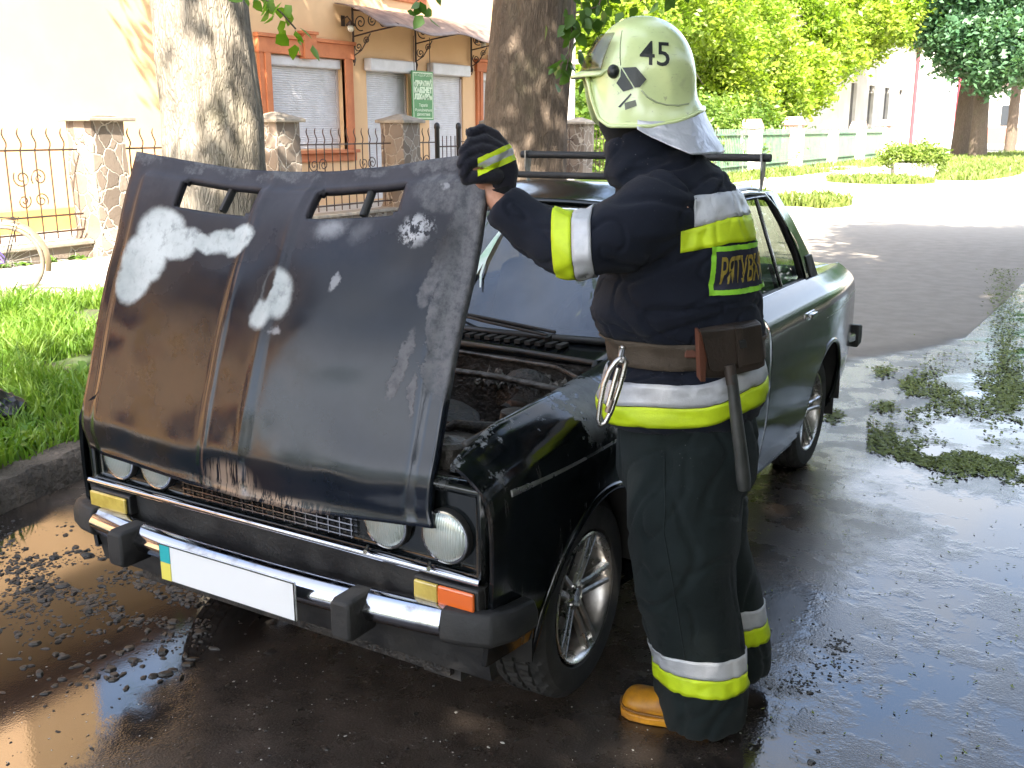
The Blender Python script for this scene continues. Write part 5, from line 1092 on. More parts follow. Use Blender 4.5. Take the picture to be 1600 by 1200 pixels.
    scor = t.smooth(t.math('ADD', t.math('MULTIPLY', t.noise(co, 5.5, 6, .7), .8), t.math('MULTIPLY', n3, .2)), .52, .60); lowm = t.math('MULTIPLY', t.smooth(V, .42, .6), t.smooth(U, .80, .5)); base = t.mix(t.math('MULTIPLY', t.math('MULTIPLY', scor, lowm), .8), base, (.004, .0035, .004)); base = t.mix(t.math('MULTIPLY', t.math('MULTIPLY', t.smooth(n1, .42, .6), lowm), .5), base, (.028, .018, .014))  # dark soot mottling, and brown reflections painted into the lower colour
    c = t.mix(grey, base, t.mix(t.smooth(n2, .3, .7), (.075, .076, .085), (.14, .138, .145)))
    c = t.mix(t.math('MULTIPLY', ell(.875, .235, .085, .08, .2, .5), .7), c, (.012, .011, .012))
    wh = un(white, t.math('MULTIPLY', w2, .9)); wc = t.mix(t.smooth(t.noise(co, 5, 5, .6), .3, .75), (.56, .58, .57), (.30, .33, .33)); wc = t.mix(t.math('MULTIPLY', t.smooth(t.noise(co, 16, 5, .7), .55, .7), .6), wc, (.20, .21, .22)); c = t.mix(t.math('MULTIPLY', wh, t.mixf(t.smooth(n2, .25, .5), .7, 1.0)), c, wc)
    c = t.mix(un(t.math('MULTIPLY', w3, .8), w4, smudge), c, (.5, .5, .52)); c = t.mix(t.math('MULTIPLY', un(drips, drips2), .55), c, (.42, .30, .22))
    r = t.mixf(matte, t.mixf(t.smooth(n3, .3, .7), .07, .15), .42); r = t.mixf(t.math('MULTIPLY', halo, .5), r, .5); r = t.mixf(un(grey, wh, w3), r, .62)
    bm = t.math('ADD', t.math('MULTIPLY', un(grey, wh), -.35), t.math('MULTIPLY', n2, .12))
    t.bsdf(Base__Color=c, Roughness=r, Normal=t.bump(bm, .35, .004), Specular__IOR__Level=t.mixf(t.smooth(V, .35, .7), .18, .34)); return t.m
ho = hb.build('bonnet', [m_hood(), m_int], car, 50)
md = ho.modifiers.new('sol', 'SOLIDIFY'); md.thickness = .022; md.offset = -1 if (Vector(hood(.5, .5)) is not None) else 1; md.material_offset = 1; md.material_offset_rim = 0
ho['label'] = 'raised black bonnet with white burnt patches and two vent slots'
mb = MB()
for s in (-.62, .50): mb.tube([(s, -.52, .70), (s, -.50, .78), (s, -.40, .90)], .012, 8)
mb.build('bonnet_hinge', m_burn2, car, 60)
for a0, a1 in ((.180, .410), (.583, .812)):
    mb = MB(); am = lerp(a0, a1, .57); P0 = hood(am, .062) + Vector((0, .03, 0)); P1 = hood(am, .156) + Vector((0, .03, 0)); mb.tube([P0, P1], .012, 6); mb.build('vent_bar', m_blk, ho, 60)
rb = thing('paper_ribbon', 'pale green and white ribbon hanging over the sooty windscreen beside the bonnet edge', 'ribbon', (-.05, .8, 1.1))
mb = MB(); mb.loft([[Vector(wsf(.43 + dx, b)) + Vector((0, -.012, .004)) + Vector((o, 0, 0)) for o in (-w, 0, w)] for b, dx, w in ((.80, .012, .006), (.7, .008, .012), (.55, .002, .016), (.4, 0, .018), (.27, -.002, .018))], closed=False, cap=False); mb.build('wide_strip', m_rib, rb, 60)
mb = MB(); mb.loft([[Vector(wsf(.44 + dx, b)) + Vector((0, -.014, .005)) + Vector((o, 0, 0)) for o in (-w, 0, w)] for b, dx, w in ((.75, .005, .003), (.55, .008, .005), (.42, .022, .005), (.32, .045, .003))], closed=False, cap=False); mb.build('narrow_strip', m_rib, rb, 60)
# ------------------------------------------------------------------ the firefighter
def rim_loft(L, n=40, pw=2.3):      # L: (z, s centre, w centre, half s, half w[, tilt])
    rings = []
    for q in L:
        z, s, w, a, b = q[:5]; tl = q[5] if len(q) > 5 else 0.0; rg = []
        for k in range(n):
            t = 2*PI*k/n; c, d = math.cos(t), math.sin(t)
            x = a*math.copysign(abs(c)**(2/pw), c); y = b*math.copysign(abs(d)**(2/pw), d); rg.append(S(s+x, w+y, z + tl*x))
        rings.append(rg)
    return rings
def arm_rings(pts, n=24):
    P = [S(*p[:3]) for p in pts]; r = [p[3] for p in pts]; mb = MB()
    PP = []; RR = []
    for i in range(len(P)-1):
        for k in range(5):
            t = k/5; p0 = P[max(i-1, 0)]; p1 = P[i]; p2 = P[i+1]; p3 = P[min(i+2, len(P)-1)]
            PP.append(.5*((2*p1) + (p2-p0)*t + (2*p0-5*p1+4*p2-p3)*t*t + (3*p1-p0-3*p2+p3)*t**3)); RR.append(lerp(r[i], r[i+1], t*t*(3-2*t)))
    PP.append(P[-1]); RR.append(r[-1]); mb.tube(PP, RR, n); return mb
m_skin = mat('skin', (.50, .26, .17), .5, (.42, .2, .13), 20, bump=.15, bscale=300)
m_skin.node_tree.nodes
def m_cloth(name, c1, c2, dirt=(.035, .035, .035), sheen=.06, wet=0.0):
    t = NT(name); co = t.coord(); n1 = t.noise(co, 6, 5, .65); n2 = t.noise(co, 60, 4, .7); wv = t.n('TexWave', Vector=co, Scale=260.0, Distortion=.5); wv2 = t.n('TexWave', _bands_direction='Z', Vector=co, Scale=260.0, Distortion=.5)
    c = t.mix(t.smooth(n1, .35, .65), c1, c2); c = t.mix(t.math('MULTIPLY', t.smooth(n2, .62, .75), .35), c, dirt)
    sp = t.n('TexVoronoi', Vector=co, Scale=70.0).outputs[0]; spk = t.math('MULTIPLY', t.smooth(sp, .10, .04), t.smooth(t.noise(co, 3.5, 3, .6), .5, .65)); c = t.mix(t.math('MULTIPLY', spk, .55), c, (.28, .28, .28))
    h = t.math('ADD', t.math('MULTIPLY', t.math('ADD', wv.outputs[1], wv2.outputs[1]), .12), t.math('ADD', t.math('MULTIPLY', t.noise(t.coord('Object', (1, 1, 1.6)), 11, 4, .6, 1.2), 1.4), t.math('MULTIPLY', n2, .3)))
    t.bsdf(Base__Color=c, Roughness=t.mixf(n1, .72, .86), Normal=t.bump(h, .38, .012), Sheen__Weight=sheen, Sheen__Roughness=.5, Specular__IOR__Level=.16); return t.m
m_jack = m_cloth('dark navy turnout cloth', (.0075, .0095, .017), (.011, .0135, .023))
m_trou = m_cloth('dark green grey trouser cloth', (.009, .0135, .0135), (.014, .020, .020), sheen=.05)
m_yel = mat('fluorescent yellow tape', (.62, .78, .015), .55, (.52, .66, .012), 14, bump=.2, bscale=300); m_sil = mat('silver reflective tape', (.58, .58, .60), .45, (.46, .46, .48), 16, metal=.15, bump=.2, bscale=260)
m_grnt = mat('lime green stitching', (.28, .62, .03), .6, (.22, .5, .02), 40)
m_bib = mat('patch navy', (.012, .012, .028), .75); m_gold = mat('faded gold letters', (.30, .22, .03), .6, (.24, .17, .02), 60)
fire = None
# body: one continuous mesh with face, neck, torso, arms and legs inside the clothes
bmb = MB()
HC = (-.204, 0, 1.740)         # head centre (s, w, z)
bmb.loft([[S(HC[0]+x*.108+dx, y*.078, HC[2]+z) for x, y in [(math.cos(2*PI*k/24)*q, math.sin(2*PI*k/24)*q) for k in range(24)]] for z, q, dx in ((-.125, .50, -.030), (-.11, .66, -.03), (-.08, .80, -.022), (-.04, .90, -.008), (0, .98, 0), (.04, 1, .004), (.08, .9, .008), (.11, .62, .01), (.122, .3, .01))])
bmb.sphere(S(HC[0]-.112, 0, HC[2]-.025), (.014, .012, .02), 8); bmb.tube([S(HC[0]-.100, 0, HC[2]+.015), S(HC[0]-.116, 0, HC[2]-.02), S(HC[0]-.124, 0, HC[2]-.035), S(HC[0]-.108, 0, HC[2]-.048)], [.009, .011, .014, .010], 10)
for q in (-1, 1): bmb.sphere(S(HC[0]-.088, .032*q, HC[2]+.008), .014, 8); bmb.tube([S(HC[0]-.098, .048*q, HC[2]+.03), S(HC[0]-.106, .018*q, HC[2]+.032)], .008, 8); bmb.sphere(S(HC[0]+.012, .082*q, HC[2]-.01), (.018, .01, .03), 8); bmb.sphere(S(HC[0]-.075, .045*q, HC[2]-.04), (.02, .018, .022), 8)
bmb.tube([S(HC[0]-.100, .022, HC[2]-.070), S(HC[0]-.107, 0, HC[2]-.066), S(HC[0]-.100, -.022, HC[2]-.070)], .007, 8); bmb.tube([S(HC[0]-.098, .02, HC[2]-.082), S(HC[0]-.104, 0, HC[2]-.083), S(HC[0]-.098, -.02, HC[2]-.082)], .008, 8); bmb.sphere(S(HC[0]-.085, 0, HC[2]-.112), (.022, .022, .016), 8)
bmb.tube([S(HC[0]+.02, 0, 1.70), S(-.20, 0, 1.60), S(-.17, 0, 1.52)], [.06, .057, .075], 20)
bmb.loft(rim_loft([(1.54, -.17, 0, .06, .10), (1.48, -.15, 0, .11, .18), (1.38, -.13, 0, .13, .18), (1.2, -.12, 0, .13, .165), (1.05, -.10, 0, .12, .155), (.92, -.09, 0, .125, .16), (.84, -.08, 0, .12, .15)], 32))
LA = [(-.15, -.13, 1.455, .07), (-.22, -.165, 1.41, .058), (-.30, -.185, 1.36, .052), (-.385, -.165, 1.35, .046), (-.47, -.13, 1.375, .042), (-.565, -.08, 1.455, .030), (-.59, -.06, 1.49, .028), (-.612, -.06, 1.535, .034), (-.63, -.06, 1.575, .03)]
RA = [(-.12, .15, 1.455, .075), (-.09, .19, 1.38, .06), (-.04, .22, 1.26, .052), (-.04, .235, 1.18, .045), (-.11, .235, 1.20, .04), (-.17, .225, 1.26, .03), (-.185, .22, 1.29, .034)]
for A in (LA, RA): b = arm_rings(A); bmb.add(b.v, b.f)
NL = [(-.085, -.085, .86, .092), (-.09, -.085, .66, .085), (-.078, -.08, .49, .06), (-.055, -.07, .35, .058), (-.02, -.06, .16, .042), (-.01, -.055, .06, .045)]
FL = [(-.06, .085, .86, .092), (-.02, .10, .66, .085), (.02, .13, .49, .06), (.055, .15, .35, .056), (.095, .18, .16, .042), (.105, .18, .06, .045)]
for A in (NL, FL): b = arm_rings(A); bmb.add(b.v, b.f)
me = remesh(bmb, .0085, 'body_src', 2)
fire = link('person', me, m_skin, None, 180)
tag(fire, 'firefighter in navy turnout gear and pale helmet numbered 45, holding the raised bonnet edge', 'person')
def bvh_of(o):
    me = o.data; return BVHTree.FromPolygons([o.matrix_world @ v.co for v in me.vertices], [tuple(p.vertices) for p in me.polygons])
def wrinkle(me, amp, sc, st=(1, 1, 1), seed=0, amp2=0):
    me.update(); nor = [Vector(v.normal) for v in me.vertices]
    for v, nn in zip(me.vertices, nor):
        p = v.co; q = Vector((p.x*st[0], p.y*st[1], p.z*st[2]))*sc + Vector((seed, 0, 0))
        q += Vector((noise.noise(q*.6), noise.noise(q*.6 + Vector((5, 0, 0))), 0))*.9
        nq = noise.noise(q); nq2 = noise.noise(q*1.9 + Vector((7, 3, 1))); d = 1 - abs(nq)*2.6 - 1.1*math.exp(-(nq/.055)**2) - .6*math.exp(-(nq2/.06)**2); d2 = noise.noise(q*2.3)
        v.co = p + nn*(amp*d + amp*.45*d2 + amp2*noise.noise(q*.35))
# jacket
jb = MB()
jb.loft(rim_loft([(.895, -.092, 0, .200, .172, .02), (.92, -.092, 0, .212, .186, .04), (.965, -.093, 0, .216, .192, .08), (1.02, -.088, 0, .203, .184, .10), (1.055, -.083, 0, .188, .166, .05), (1.10, -.088, 0, .193, .168), (1.135, -.104, 0, .214, .186), (1.18, -.118, .0, .219, .200), (1.24, -.112, .0, .208, .206), (1.30, -.106, 0, .192, .206), (1.36, -.104, 0, .180, .202), (1.42, -.108, 0, .168, .196), (1.47, -.118, 0, .155, .182), (1.515, -.130, 0, .138, .155), (1.55, -.158, 0, .115, .115, .05), (1.575, -.178, 0, .100, .095, .1)], 48))
# stand collar, rising towards the chin
jb.loft([[S(-.205+.093*q*math.cos(t), .092*q*math.sin(t), z - .035*math.cos(t)*0 - .10*(.5-.5*math.cos(t-PI))*0 + (-.045 if z > 1.55 else 0)*max(0, math.cos(t))) for t in [2*PI*k/32 for k in range(32)]] for z, q in ((1.52, 1.15), (1.56, 1.08), (1.60, .98), (1.635, .92), (1.640, .80), (1.60, .78))])
jb.loft(rim_loft([(1.50, -.235, .0, .06, .09), (1.55, -.25, 0, .055, .075), (1.60, -.262, 0, .045, .06), (1.625, -.262, 0, .03, .05)], 20))
JL = [(-.15, -.10, 1.462, .098), (-.205, -.14, 1.425, .104), (-.265, -.165, 1.395, .098), (-.33, -.175, 1.372, .088), (-.385, -.165, 1.362, .082), (-.43, -.145, 1.372, .076), (-.485, -.115, 1.400, .064), (-.54, -.09, 1.438, .055), (-.565, -.08, 1.458, .050)]
JR = [(-.12, .12, 1.462, .10), (-.10, .18, 1.38, .09), (-.06, .21, 1.26, .085), (-.06, .225, 1.18, .08), (-.12, .23, 1.205, .07), (-.165, .225, 1.25, .055)]
for A in (JL, JR): b = arm_rings(A); jb.add(b.v, b.f)
me = remesh(jb, .0075, 'jk', 6); wrinkle(me, .0095, 6.0, (1, 1, 1.3), 3, .012); me.update()
jacket = link('jacket', me, m_jack, fire, 180)
jb_ = bvh_of(jacket)
def band(name, m, cfn, ad, ang, t0, t1, e1, e2, parent, bv, off=.0035, n=60, nt=6, big=.6):
    """strip that follows the cloth: rays from outside towards an axis. cfn(t) gives the axis point, ad the axis direction"""
    def fn(a, b):
        an = lerp(ang[0], ang[1], a); lo = t0(a) if callable(t0) else t0; hi = t1(a) if callable(t1) else t1; t = lerp(lo, hi, b)
        c = cfn(t); d = e1*math.cos(an) + e2*math.sin(an)
        h = bv.ray_cast(c + d*big, -d, big)
        p = h[0] if h[0] is not None else c + d*.1
        return p + d*off
    mb = MB(); mb.grid(fn, n, nt); 
    o = mb.build(name, m, parent, 180); o.modifiers.new('s', 'SOLIDIFY').thickness = .003; o.modifiers['s'].offset = 0; return o
Z = Vector((0, 0, 1))
tc = lambda z: S(-.09, 0, z)
def hemz(base):
    def f(a):
        an = a*2*PI; return base + .045*max(0, math.cos(an))**2 + .012*math.sin(an*1+1) - .012*max(0, -math.cos(an)) + .004*math.sin(5*an)
    return f
band('hem_tape_yellow', m_yel, tc, Z, (0, 2*PI), hemz(.922), hemz(.974), E1, E2, jacket, jb_, n=110)
band('hem_tape_silver', m_sil, tc, Z, (0, 2*PI), hemz(.976), hemz(1.034), E1, E2, jacket, jb_, n=110)
# back tape: starts under the near arm and runs round the back
def bk(b0, s0):
    return lambda a: b0 - s0*max(0, 1 - a/.30)
tcb = lambda z: S(-.115, 0, z)
band('back_tape_yellow', m_yel, tcb, Z, (R(-97), R(18)), bk(1.372, .022), bk(1.432, .030), E1, E2, jacket, jb_, n=80)
band('back_tape_silver', m_sil, tcb, Z, (R(-88), R(18)), bk(1.434, .022), bk(1.490, .006), E1, E2, jacket, jb_, n=80)
# sleeve tape
Aa = S(-.28, -.178, 1.380); Ab = S(-.43, -.15, 1.368); ad = (Ab-Aa).normalized(); ae1 = ad.cross(Z).normalized(); ae2 = ad.cross(ae1).normalized()
def sleeve(nm, m, t0, t1): band(nm, m, lambda t: Aa + ad*t, ad, (0, 2*PI), t0, t1, ae1, ae2, jacket, jb_, n=60, big=.16)
sleeve('sleeve_tape_silver', m_sil, .062, .108); sleeve('sleeve_tape_yellow', m_yel, .110, .158)
# patch with lettering on the back
PC = 0.0; ang0 = R(-53)
def pmap(u, v, off):          # u along the back, v up, both in metres from the patch's left edge / middle
    an = R(-76) + u/.205; d = E1*math.cos(an) + E2*math.sin(an); c = S(-.115, 0, 1.306 + v + .02*u)
    h = jb_.ray_cast(c + d*.6, -d, .6); p = h[0] if h[0] is not None else c + d*.2; return p + d*off
PW, PH = .29, .118
mb = MB(); mb.grid(lambda a, b: pmap(a*PW, (b-.5)*PH, .0045), 50, 16); patch = mb.build('name_patch', m_bib, jacket, 180)
mb = MB(); w = .012
for (a0, a1, b0, b1) in ((0, PW, -PH/2, -PH/2+w), (0, PW, PH/2-w, PH/2), (0, w, -PH/2, PH/2), (PW-w, PW, -PH/2, PH/2)):
    mb.grid(lambda a, b: pmap(lerp(a0, a1, a) + .0012*noise.noise((a*30, b*20, a0)), lerp(b0, b1, b) + .0012*noise.noise((a*40, b*9, b0)), .0075), 50 if a1-a0 > .05 else 3, 3 if a1-a0 > .05 else 24)
mb.build('lime_border', m_grnt, patch, 180)
v, f = textmesh('РЯТУВАЛЬНИК', .060, .0012); x0 = min(a for a, b in v); x1 = max(a for a, b in v); y0 = min(b for a, b in v); y1 = max(b for a, b in v)
v = [((a-x0)/(x1-x0)*(PW-.052)+.026, ((b-y0)/(y1-y0)-.5)*.066) for a, b in v]; v, f = subdiv_text(v, f, .012)
mb = MB(); mb.add([pmap(a, b, .0075) for a, b in v], f); mb.build('lettering', m_gold, patch, 0)
# trousers
tb = MB(); tb.loft(rim_loft([(.93, -.085, 0, .165, .165), (.86, -.075, 0, .180, .180), (.80, -.073, 0, .183, .185), (.74, -.073, 0, .180, .18), (.70, -.075, 0, .165, .165)], 40))
TN = [(-.088, -.07, .84, .125), (-.086, -.075, .70, .150), (-.083, -.08, .58, .142), (-.080, -.08, .48, .131), (-.058, -.07, .36, .126), (-.028, -.065, .25, .120), (-.012, -.07, .12, .124), (-.002, -.07, .055, .116), (.003, -.07, .020, .106)]
TF = [(-.06, .085, .84, .125), (-.035, .095, .70, .145), (-.002, .115, .58, .125), (.03, .13, .46, .112), (.070, .15, .34, .105), (.100, .165, .22, .106), (.118, .17, .12, .108), (.125, .17, .05, .102)]
for A in (TN, TF): b = arm_rings(A, 32); tb.add(b.v, b.f)
me = remesh(tb, .0085, 'tr', 4); wrinkle(me, .010, 5.2, (1, 1, .6), 9, .018)
for q in me.vertices:
    if q.co.z < .016: q.co.z = .016
me.update()
trous = link('trousers', me, m_trou, fire, 180); tv = bvh_of(trous)
def legband(nm, m, c, z0, z1, tilt): band(nm, m, lambda t: S(c[0], c[1], t), Z, (0, 2*PI), lambda a: z0 + tilt*math.cos(a*2*PI) - .008*math.sin(a*2*PI), lambda a: z1 + tilt*math.cos(a*2*PI) - .008*math.sin(a*2*PI), E1, E2, trous, tv, n=70, big=.17)
legband('leg_tape_yellow', m_yel, (-.012, -.06), .150, .200, -.008); legband('leg_tape_silver', m_sil, (-.018, -.06), .202, .252, -.008)
band('leg_tape_yellow', m_yel, lambda t: S(.105, .16, t), Z, (R(-130), R(130)), .178, .232, E1, E2, trous, tv, n=50, big=.17); band('leg_tape_silver', m_sil, lambda t: S(.095, .155, t), Z, (R(-130), R(130)), .234, .290, E1, E2, trous, tv, n=50, big=.17)
mb = MB(); 
def seam(P, bv, r=.0022):
    out = []
    for s_, z in P:
        o = S(s_, -1, z); h = bv.ray_cast(o, E2, 2)
        if h[0] is not None: out.append(h[0] - E2*.001)
    if len(out) > 2: mb.tube(out, r, 5)
seam([(-.155 + .0*k, .84 - .02*k) for k in range(10)] + [(-.155+.004*k, .64-.02*k) for k in range(22)], tv)
mb.build('trouser_seam', m_trou, trous, 180)
# boots
m_boot = mat('orange yellow boot rubber', (.60, .27, .015), .35, (.30, .11, .02), 13, rough2=.6, bump=.4, bscale=40, lo=.4, hi=.72); m_sole = mat('dark sole', (.03, .02, .015), .8); m_bootd = mat('black boot rubber', (.02, .02, .02), .5)
def boot(anc, toe, m, nm='boot'):
    a = onz(*anc) if len(anc) == 2 else Vector(anc); t = onz(*toe) if len(toe) == 2 else Vector(toe); a.z = t.z = 0; d = (t-a).normalized(); sd = Vector((-d.y, d.x, 0)); L = (t-a).length
    rings = []
    for q, w, h in ((-.30, .036, .07), (-.22, .044, .10), (0, .046, .13), (.3, .046, .105), (.55, .054, .080), (.78, .056, .082), (.92, .046, .076), (1.0, .024, .048)):
        c = a + d*(L*q); ring = []
        for k in range(20):
            an = 2*PI*k/20; x = w*math.cos(an); z = h*.5 + h*.5*math.sin(an); z = max(z, .012 if q < .9 else .02); ring.append(c + sd*x + Vector((0, 0, z)))
        rings.append(ring)
    mb = MB(); mb.loft(rings); o = mb.build(nm, m, fire, 60, sub=1)
    rings = []
    for q, w in ((-.31, .034), (-.22, .048), (0, .048), (.3, .044), (.55, .056), (.8, .058), (.95, .044), (1.01, .02)):
        c = a + d*(L*q); rings.append([c + sd*w + Vector((0, 0, .001)), c + sd*w + Vector((0, 0, .024)), c - sd*w + Vector((0, 0, .024)), c - sd*w + Vector((0, 0, .001))])
    mb = MB(); mb.tube([a + d*(L*q) + sd*w + Vector((0, 0, .034)) for q, w in ((.2, .047), (.45, .053), (.7, .060), (.88, .052), (.98, .032), (1.03, 0), (.98, -.032), (.88, -.052), (.7, -.060), (.45, -.053), (.2, -.047))], .0035, 6); mb.build('welt', mat('worn boot welt', (.22, .10, .02), .6), o, 60)
    mb = MB(); mb.loft(rings); mb.build('sole', m if m is m_boot else m_sole, o, 40, bevel=.004)
    return o
boot((1078, 1134), (974, 1106), m_boot); boot(S(.108, .18, 0), S(-.04, .22, 0), m_bootd)
# glove
m_glv = m_cloth('dark blue glove', (.010, .010, .018), (.022, .020, .026), (.08, .05, .04), .15)
gb = MB()
def chain(L, n=14):
    P = [Q(u, v, w) for u, v, w, r in L]; gb.tube(P, [r for *_, r in L], n); gb.sphere(P[-1], L[-1][3], 8); 
    for p, q in zip(P, L): gb.sphere(p, q[3]*.99, 8)
W0 = .0
gb.loft([[Q(u, v, w) + (E1*math.cos(t)*a + UPV*math.sin(t)*a*.35 + FWD*math.sin(t)*b) for t in [2*PI*k/20 for k in range(20)]] for u, v, w, a, b in ((790, 312, .0, .030, .028), (784, 300, .0, .034, .030), (784, 285, 0, .037, .03), (784, 268, 0, .042, .028), (778, 250, 0, .045, .026), (768, 232, 0, .042, .025), (758, 218, 0, .034, .022))])
chain([(790, 238, .005, .019), (772, 213, 0, .0175), (752, 203, -.012, .0155), (736, 208, -.03, .0135)])
chain([(782, 236, -.012, .019), (758, 220, -.022, .0175), (735, 224, -.04, .0155), (724, 238, -.055, .0135)])
chain([(774, 240, -.026, .019), (750, 233, -.040, .0175), (728, 241, -.056, .0155), (721, 256, -.066, .0135)])
chain([(768, 252, -.036, .018), (748, 250, -.052, .0165), (728, 258, -.066, .0145), (724, 272, -.070, .0125)])
chain([(776, 275, -.03, .019), (758, 276, -.052, .0175), (742, 277, -.065, .016), (728, 281, -.062, .0135)])
me = remesh(gb, .0028, 'gl', 2); wrinkle(me, .0012, 38, seed=2); me.update()
glove = link('glove', me, m_glv, fire, 180); gv = bvh_of(glove)
def gband(nm, m, f0, f1):
    def fn(a, b):
        u = lerp(lerp(746, 752, 0), 810, a); v = lerp(*[lerp(l, r, a) + 3*math.sin(a*PI)*0 for l, r in (f0, f1)], b)
        o = CAM; d = ray(u, v); h = gv.ray_cast(o, d, 10); c = Q(778, 258, 0)
        p = h[0] if h[0] is not None else None
        if p is None:
            q = Q(u, v, .0); nh = gv.find_nearest(q); p = nh[0]
        nh = gv.find_nearest(p); return p + nh[1]*.0022
    mb = MB(); mb.grid(fn, 34, 6); o = mb.build(nm, m, glove, 180); return o
gband('tape_yellow', m_yel, (248, 218), (256, 226)); gband('tape_silver', m_sil, (256, 226), (266, 238)); gband('tape_yellow', m_yel, (266, 238), (276, 248))
cb = MB(); P = [Q(782, 292, .0), Q(785, 305, 0), Q(789, 316, 0), Q(794, 328, 0)]; cb.tube(P, [.036, .033, .031, .033], 24); cb.build('knitted_cuff', m_cloth('black knit', (.010, .010, .012), (.016, .016, .018)), glove, 60)
rg = MB()
rgp = [(S(p[0], p[1], p[2])) for p in RA[4:]]; rg.tube(rgp + [rgp[-1] + E1*-.02 + Vector((0, 0, .03))], [.045, .043, .046, .04], 16)
for k in range(4): a = rgp[-1] + Vector((0, 0, .03)) + E2*(-.03+.02*k); rg.tube([a, a + Vector((0, 0, .035)), a + E1*-.015 + Vector((0, 0, .06)), a + E1*-.035 + Vector((0, 0, .06))], [.012, .0115, .011, .009], 10)
rg.tube([rgp[-1] + E2*-.03, rgp[-1] + E2*-.05 + Vector((0, 0, .025)), rgp[-1] + E2*-.045 + E1*-.02 + Vector((0, 0, .045))], [.014, .013, .010], 10)
link('glove', remesh(rg, .004, 'gr', 2), m_glv, fire, 180)
# helmet
def m_helm():
    t = NT('pale luminous helmet shell'); co = t.coord(); n1 = t.noise(co, 7, 5, .6); n2 = t.noise(co, 60, 4, .7)
    c = t.mix(t.smooth(n1, .35, .7), (.74, .82, .40), (.66, .75, .35)); c = t.mix(t.math('MULTIPLY', t.smooth(n2, .64, .72), .5), c, (.25, .25, .18)); sc_ = t.noise(t.coord('Object', (3, 3, 22)), 9, 3, .6); c = t.mix(t.math('MULTIPLY', t.smooth(sc_, .66, .70), .35), c, (.33, .34, .22)); c = t.mix(t.math('MULTIPLY', t.smooth(t.noise(co, 13, 6, .7), .56, .75), .35), c, (.38, .38, .25))
    t.bsdf(Base__Color=c, Roughness=.22, Coat__Weight=.5, Coat__Roughness=.08, Subsurface__Weight=0.0); return t.m
HM = (-.228, 0, 1.752)
def hz_low(ph):           # ph 0 = front, 180 = back
    d = abs(math.degrees(ph)); return interp(d, [0, 13, 22, 31, 41, 54, 95, 120, 150, 180], [.022, .018, -.004, -.050, -.090, -.108, -.108, -.096, -.074, -.062])
def helm(a, b, off=0.0):
    ph = lerp(-PI, PI, a); zl = hz_low(ph); t = b
    if t < .78:
        e = t/.78*PI/2; r = math.sin(e)**.93; z = .148*math.cos(e)**1.0
    else:
        q = (t-.78)/.22; r = 1 + .02*q*1.0 + .10*q**3; z = zl*q
    dx = -math.cos(ph); dy = math.sin(ph)
    A = .128 if dx < 0 else .138; Bw = .118
    if t >= .78:
        q = (t-.78)/.22
        if dx > 0: r += .04*q*q*dx
    x = dx*r*A; y = dy*r*Bw
    crest = .006*math.exp(-(y/.02)**2)*smoothstep(.02, .12, z)
    p = Vector((x, y, z+crest)); 
    p.x += .005 - .06*z*0
    return S(HM[0] + p.x*(1+off), HM[1] + p.y*(1+off), HM[2] + p.z*(1+off))
mb = MB(); mb.grid(helm, 96, 52); 
hl = mb.build('helmet', m_helm(), fire, 60); hl.modifiers.new('s', 'SOLIDIFY').thickness = .004; hl.modifiers['s'].offset = -1
bm = bmesh.new(); bm.from_mesh(hl.data); bmesh.ops.remove_doubles(bm, verts=bm.verts, dist=.0006); bmesh.ops.recalc_face_normals(bm, faces=bm.faces); bm.to_mesh(hl.data); bm.free()
hl.data.polygons.foreach_set('use_smooth', [True]*len(hl.data.polygons))
hv = bvh_of(hl)
mb = MB()                 # rolled edge
mb.tube([helm(a, 1.0) for a in np.linspace(0, 1, 97)], .0045, 8); mb.build('edge_bead', hl.data.materials[0], hl, 180)
mb = MB(); mb.grid(lambda a, b: S(HM[0] - .118*math.cos(lerp(-.95, .95, a)) - .052*b*math.cos(lerp(-.95, .95, a)*1.0), .112*math.sin(lerp(-.95, .95, a))*(1-.12*b), HM[2] + .026 - .016*b + .006*math.sin(b*PI)), 24, 8); o = mb.build('peak', hl.data.materials[0], hl, 60, solid=.005)
m_vis = NT('smoky visor'); g = m_vis.n('BsdfGlossy', Color=(.9, .9, .9, 1), Roughness=.06); tr = m_vis.n('BsdfTransparent', Color=(.62, .62, .60, 1)); mx = m_vis.n('MixShader', i0=.06, i1=tr, i2=g); m_vis.t.links.new(mx.outputs[0], m_vis.out.inputs[0]); m_vis = m_vis.m
mb = MB(); mb.grid(lambda a, b: S(HM[0] - (.143 - .024*b - .02*b*b)*math.cos(lerp(-.8, .8, a)), .122*math.sin(lerp(-.8, .8, a)), HM[2] + .022 + .085*b), 24, 12); mb.build('visor', m_vis, hl, 180, solid=.003)
m_blkp = mat('dark olive badge', (.016, .02, .018), .4)
def hproj(u, v, off):
    h = hv.ray_cast(CAM, ray(u, v), 10)
    p, n = (h[0], h[1]) if h[0] is not None else hv.find_nearest(Q(u, v, -.1))[:2]
    if n.dot(ray(u, v)) > 0: n = -n
    return p + n*off
v, f = textmesh('45', 62, .35); v, f = subdiv_text(v, f, 7)
mb = MB(); mb.add([hproj(1024 + a*.80 + b*.0, 86 - b*.86 + a*.06, .0012) for a, b in v], f); mb.build('number', m_blkp, hl, 0)
def hpoly(pts, m, nm, off=.002, thick=True):
    me_ = [(a, b) for a, b in pts]; vv, ff = subdiv_text(me_, [tuple(range(len(me_)))], 6); mb = MB(); mb.add([hproj(a, b, off) for a, b in vv], ff); o = mb.build(nm, m, hl, 0); o.modifiers.new('s', 'SOLIDIFY').thickness = .003 if thick else .0008; o.modifiers['s'].offset = 0; return o
